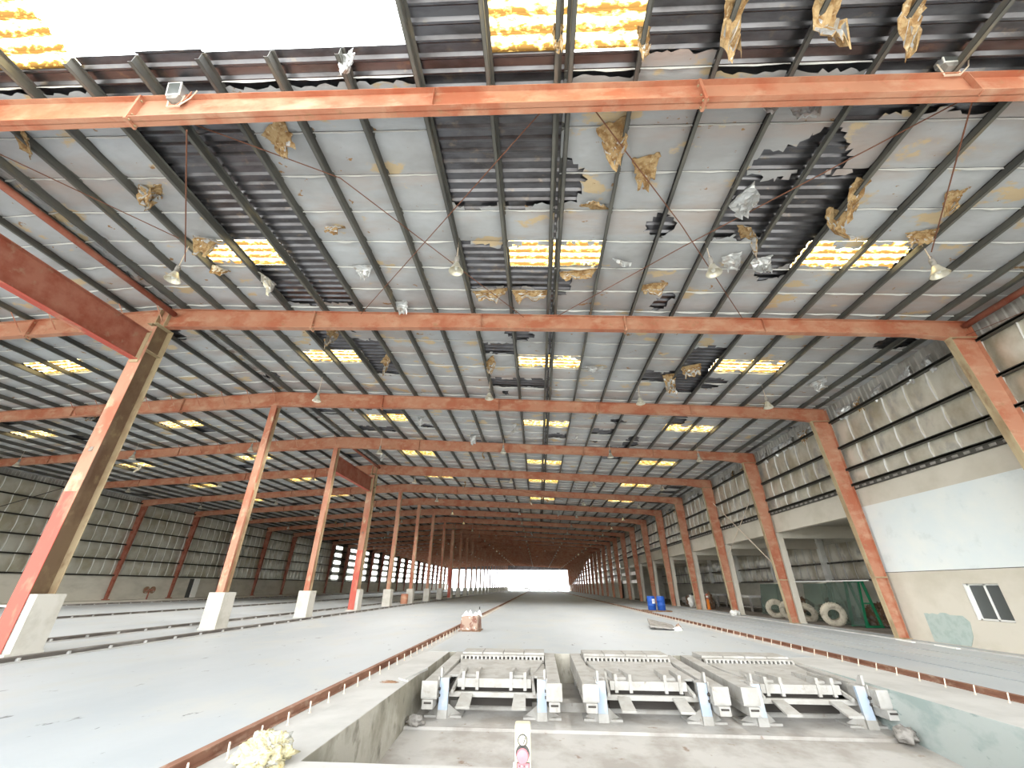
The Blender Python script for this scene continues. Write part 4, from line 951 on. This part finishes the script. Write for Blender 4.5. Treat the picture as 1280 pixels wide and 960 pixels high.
# orange-clad heap beside sixth column: barrier of orange and red-white bands
t = thing('traffic_bollard', 'orange bollard with red and white bands beside the sixth orange column', 'bollard', (13.9, 38.6, 0))
m = MB(); m.lathe([(.18, 0), (.18, .05), (.12, .06), (.1, .75), (0, .76)], (0, 0, 0), 'hivis', 14); m.build('bollard_body', t, smooth=True)
for z, c in ((.75, 'redflange'), (.88, 'white'), (1.01, 'redflange')):
    m = MB(); m.lathe([(0, z), (.09, z), (.09, z+.13), (0, z+.13)], (0, 0, 0), c, 14); m.build('band', t)
m = MB(); m.box(14.9, 15.0, 42.6, 42.75, 0, 1.9, 'blue'); tag(m.build('blue_post', off=(14.95, 42.7, 0)), 'slim blue post behind the white bundle', 'post')
# ceiling bulbs in the annex
for i, (x, y, lab) in enumerate(((15.6, 26.3, 'round ceiling lamp under the annex roof behind the fourth column'), (15.6, 36.8, 'round ceiling lamp under the annex roof behind the fifth column'), (15.6, 50.5, 'round ceiling lamp under the annex roof behind the seventh column'))):
    t = thing('ceiling_lamp', lab, 'lamp', (x, y, 4.75))
    m = MB(); m.lathe([(.05, 0), (.05, -.08), (0, -.08)], (0, 0, 0), 'cream', 12); m.build('lamp_base', t)
    m = MB(); m.lathe([(.04, -.08), (.15, -.13), (.17, -.22), (.1, -.3), (0, -.32)], (0, 0, 0), 'yellowwool', 16); m.build('globe', t, smooth=True)

# window in the painted right wall
m = MB(); a, b = WY; c, d = WZ; x = XRW+.1
for q in ((a, a+.05, c, d), (b-.05, b, c, d), ((a+b)/2-.025, (a+b)/2+.025, c, d), (a, b, c, c+.05), (a, b, d-.05, d)): m.box(x, x+.06, *q, 'white')
w1 = struct(m.build('window_1')); m = MB(); m.box(x+.03, x+.035, a, b, c, d, 'pane'); m.build('window_pane', w1)
m = MB(); m.box(XRW+.04, XRW+.25, a-.0, b+.0, c-.02, c, 'white'); m.box(XRW+.0, XRW+.25, b-.001, b+.012, c, d, 'white'); m.build('window_sill', w1)
m = MB(); m.box(XRW+.26, XRW+3, 11, ANX[0]-.3, 0, .02, 'lowwall'); m.box(XRW+3, XRW+3.1, 11, ANX[0]-.3, 0, 2.7, 'lowwall'); m.box(XRW+.26, XRW+3.1, 11, ANX[0]-.3, 2.7, 2.8, 'lowwall'); m.box(XRW+.26, XRW+3.1, 10.9, 11, 0, 2.8, 'lowwall'); struct(m.build('wall_back'))
m = MB(); m.lathe([(0, 0), (.16, 0), (.17, .3), (.12, .42), (.03, .44), (.03, .5), (0, .5)], (14.1, 14.35, 1.0), 'blue', 20); m.lathe([(.2, -.2), (.2, 0), (0, 0)], (14.1, 14.35, 1.0), 'greybits', 12); m.box(13.95, 14.25, 14.2, 14.5, 0, .8, 'greybits'); tag(m.build('water_bottle', off=(14.1, 14.35, 0), smooth=True), 'dark blue water bottle seen behind the window in the right wall', 'bottle')
m = MB(); N = 14; pts = [(15.4, .02)]+[(15.4+.11*i+.03*nz(i, 3), .86+.05*nz(i*.9, 1)+(.05 if 5 < i < 9 else 0)) for i in range(14)]+[(17.0, .7), (16.9, .3), (16.7, .02)]
pts = [(16.98-(p[0]-15.4), p[1]) for p in pts]
m.prism(pts, 'x', XRW-.012, XRW+.002, 'teal'); tag(recalc(m.build('plaster_patch', off=(XRW, 16.2, .02))), 'pale teal plaster patch low on the right wall left of the window', 'patch')
for i, (x, y, l, r) in enumerate(((12.6, 17.2, .9, 1.4), (12.75, 18.6, 1.0, 1.5), (12.6, 15.6, .9, 1.45))):
    m = MB(); m.box(-l/2, l/2, -.06, .06, 0, .03, 'white'); o = m.build('timber_strip'); o.location = (x, y, 0); o.rotation_euler = (0, 0, r); tag(o, 'white strip on the floor along the right wall, %s' % ('beside the third column', 'behind the third column', 'in front of the teal patch')[i], 'strip')
m = MB(); m.box(12.62, 12.7, 5, 40, 0, .04, 'bench'); tag(m.build('floor_conduit', off=(12.66, 5, 0)), 'low pale conduit along the foot of the right wall', 'conduit')

# left aisle: door leaf, valve stand, orange pipe stub
m = MB(); m.box(XW+.06, XW+.1, 47.9, 48.5, .25, 2.1, 'darkgrey'); m.box(XW+.06, XW+.16, 48.5, 49.3, .25, 2.15, 'white'); tag(m.build('door_leaf', off=(XW+.1, 48.4, .25)), 'white door leaf standing ajar in the far left wall', 'door')
t = thing('valve_stand', 'dark rusty valve stand before the left wall', 'valve', (-37.2, 41.5, .25))
m = MB(); m.tube([(0, 0, 0), (0, 0, .7)], .06, 'rust_red', 8); m.build('pipe', t)
for s in (-1, 1):
    m = MB(); m.lathe([(.06, -.06), (.3, -.05), (.3, .05), (.06, .06)], (0, .35*s, .8), 'brownbits', 14, 'x'); m.build('hand_wheel', t)
m = MB(); m.tube([(0, -.6, .8), (0, .6, .8)], .07, 'rust_red', 8); m.build('cross_pipe', t)
m = MB(); m.lathe([(.35, 0), (.35, .85), (.31, .85), (.31, .1), (0, .1)], (0, 0, 0), 'orange', 20); o = m.build('pipe_stub', smooth=True); o.location = (-13.2, 44.5, 0); tag(o, 'short orange pipe stub standing between the sixth and seventh centre columns', 'pipe')
rod([(XW+.4, 25.3, 5), (XW+.4, 31.2, 8.6)], 'thin dark rod crossing the left foil wall, rising to the right', .03, mt='girt'); rod([(XW+.4, 30.5, .4), (XW+.4, 26.5, 4.2)], 'dark rusty brace leaning at the foot of the left wall', .05, mt='rust_red')
m = MB(); m.bar((-13.6, 11.9, .95), (-20, 15, .95), .05, .05, 'white'); m.box(-13.62, -13.56, 11.85, 11.95, 0, .95, 'greybits'); m.box(-19.9, -19.84, 14.9, 15.0, 0, .95, 'greybits'); tag(m.build('guard_rail', off=(-16, 13, 0)), 'pale guard rail bar running left behind the nearest centre column', 'rail')

# far end: gate frame and distant vehicles
t = thing('gate_frame', 'thin steel gate frame standing in the bright far opening', 'frame', (0, YE+1, 0))
for x in (-10.8, 9.5): m = MB(); m.box(x-.12, x+.12, -.12, .12, 0, 6.4, 'greybits'); m.build('post', t)
m = MB(); m.box(-10.8, 9.5, -.12, .12, 6.2, 6.5, 'greybits'); m.build('cross_beam', t)
def car(x, y, lab):
    t = thing('car', lab, 'car', (x, y, -.41))
    m = MB(); m.prism([(-2.1, .35), (2.1, .35), (2.1, .85), (1.3, .95), (.8, 1.45), (-1.0, 1.45), (-1.6, .95), (-2.1, .85)], 'y', -.85, .85, 'greybits'); recalc(m.build('car_body', t))
    for a in (-1.3, 1.3):
        for b in (-.8, .8): m = MB(); m.lathe([(0, -.1), (.33, -.1), (.33, .1), (0, .1)], (a, b, .33), 'darkgrey', 14, 'y'); m.build('wheel', t)
    m = MB(); m.prism([(-1.4, 1.0), (1.15, 1.0), (.75, 1.38), (-.95, 1.38)], 'y', -.86, .86, 'darkgrey'); recalc(m.build('window_band', t))
car(-5.5, YE+25, 'small dark car in the bright yard beyond the far opening, left'); car(6.5, YE+30, 'small grey car in the bright yard beyond the far opening, right')
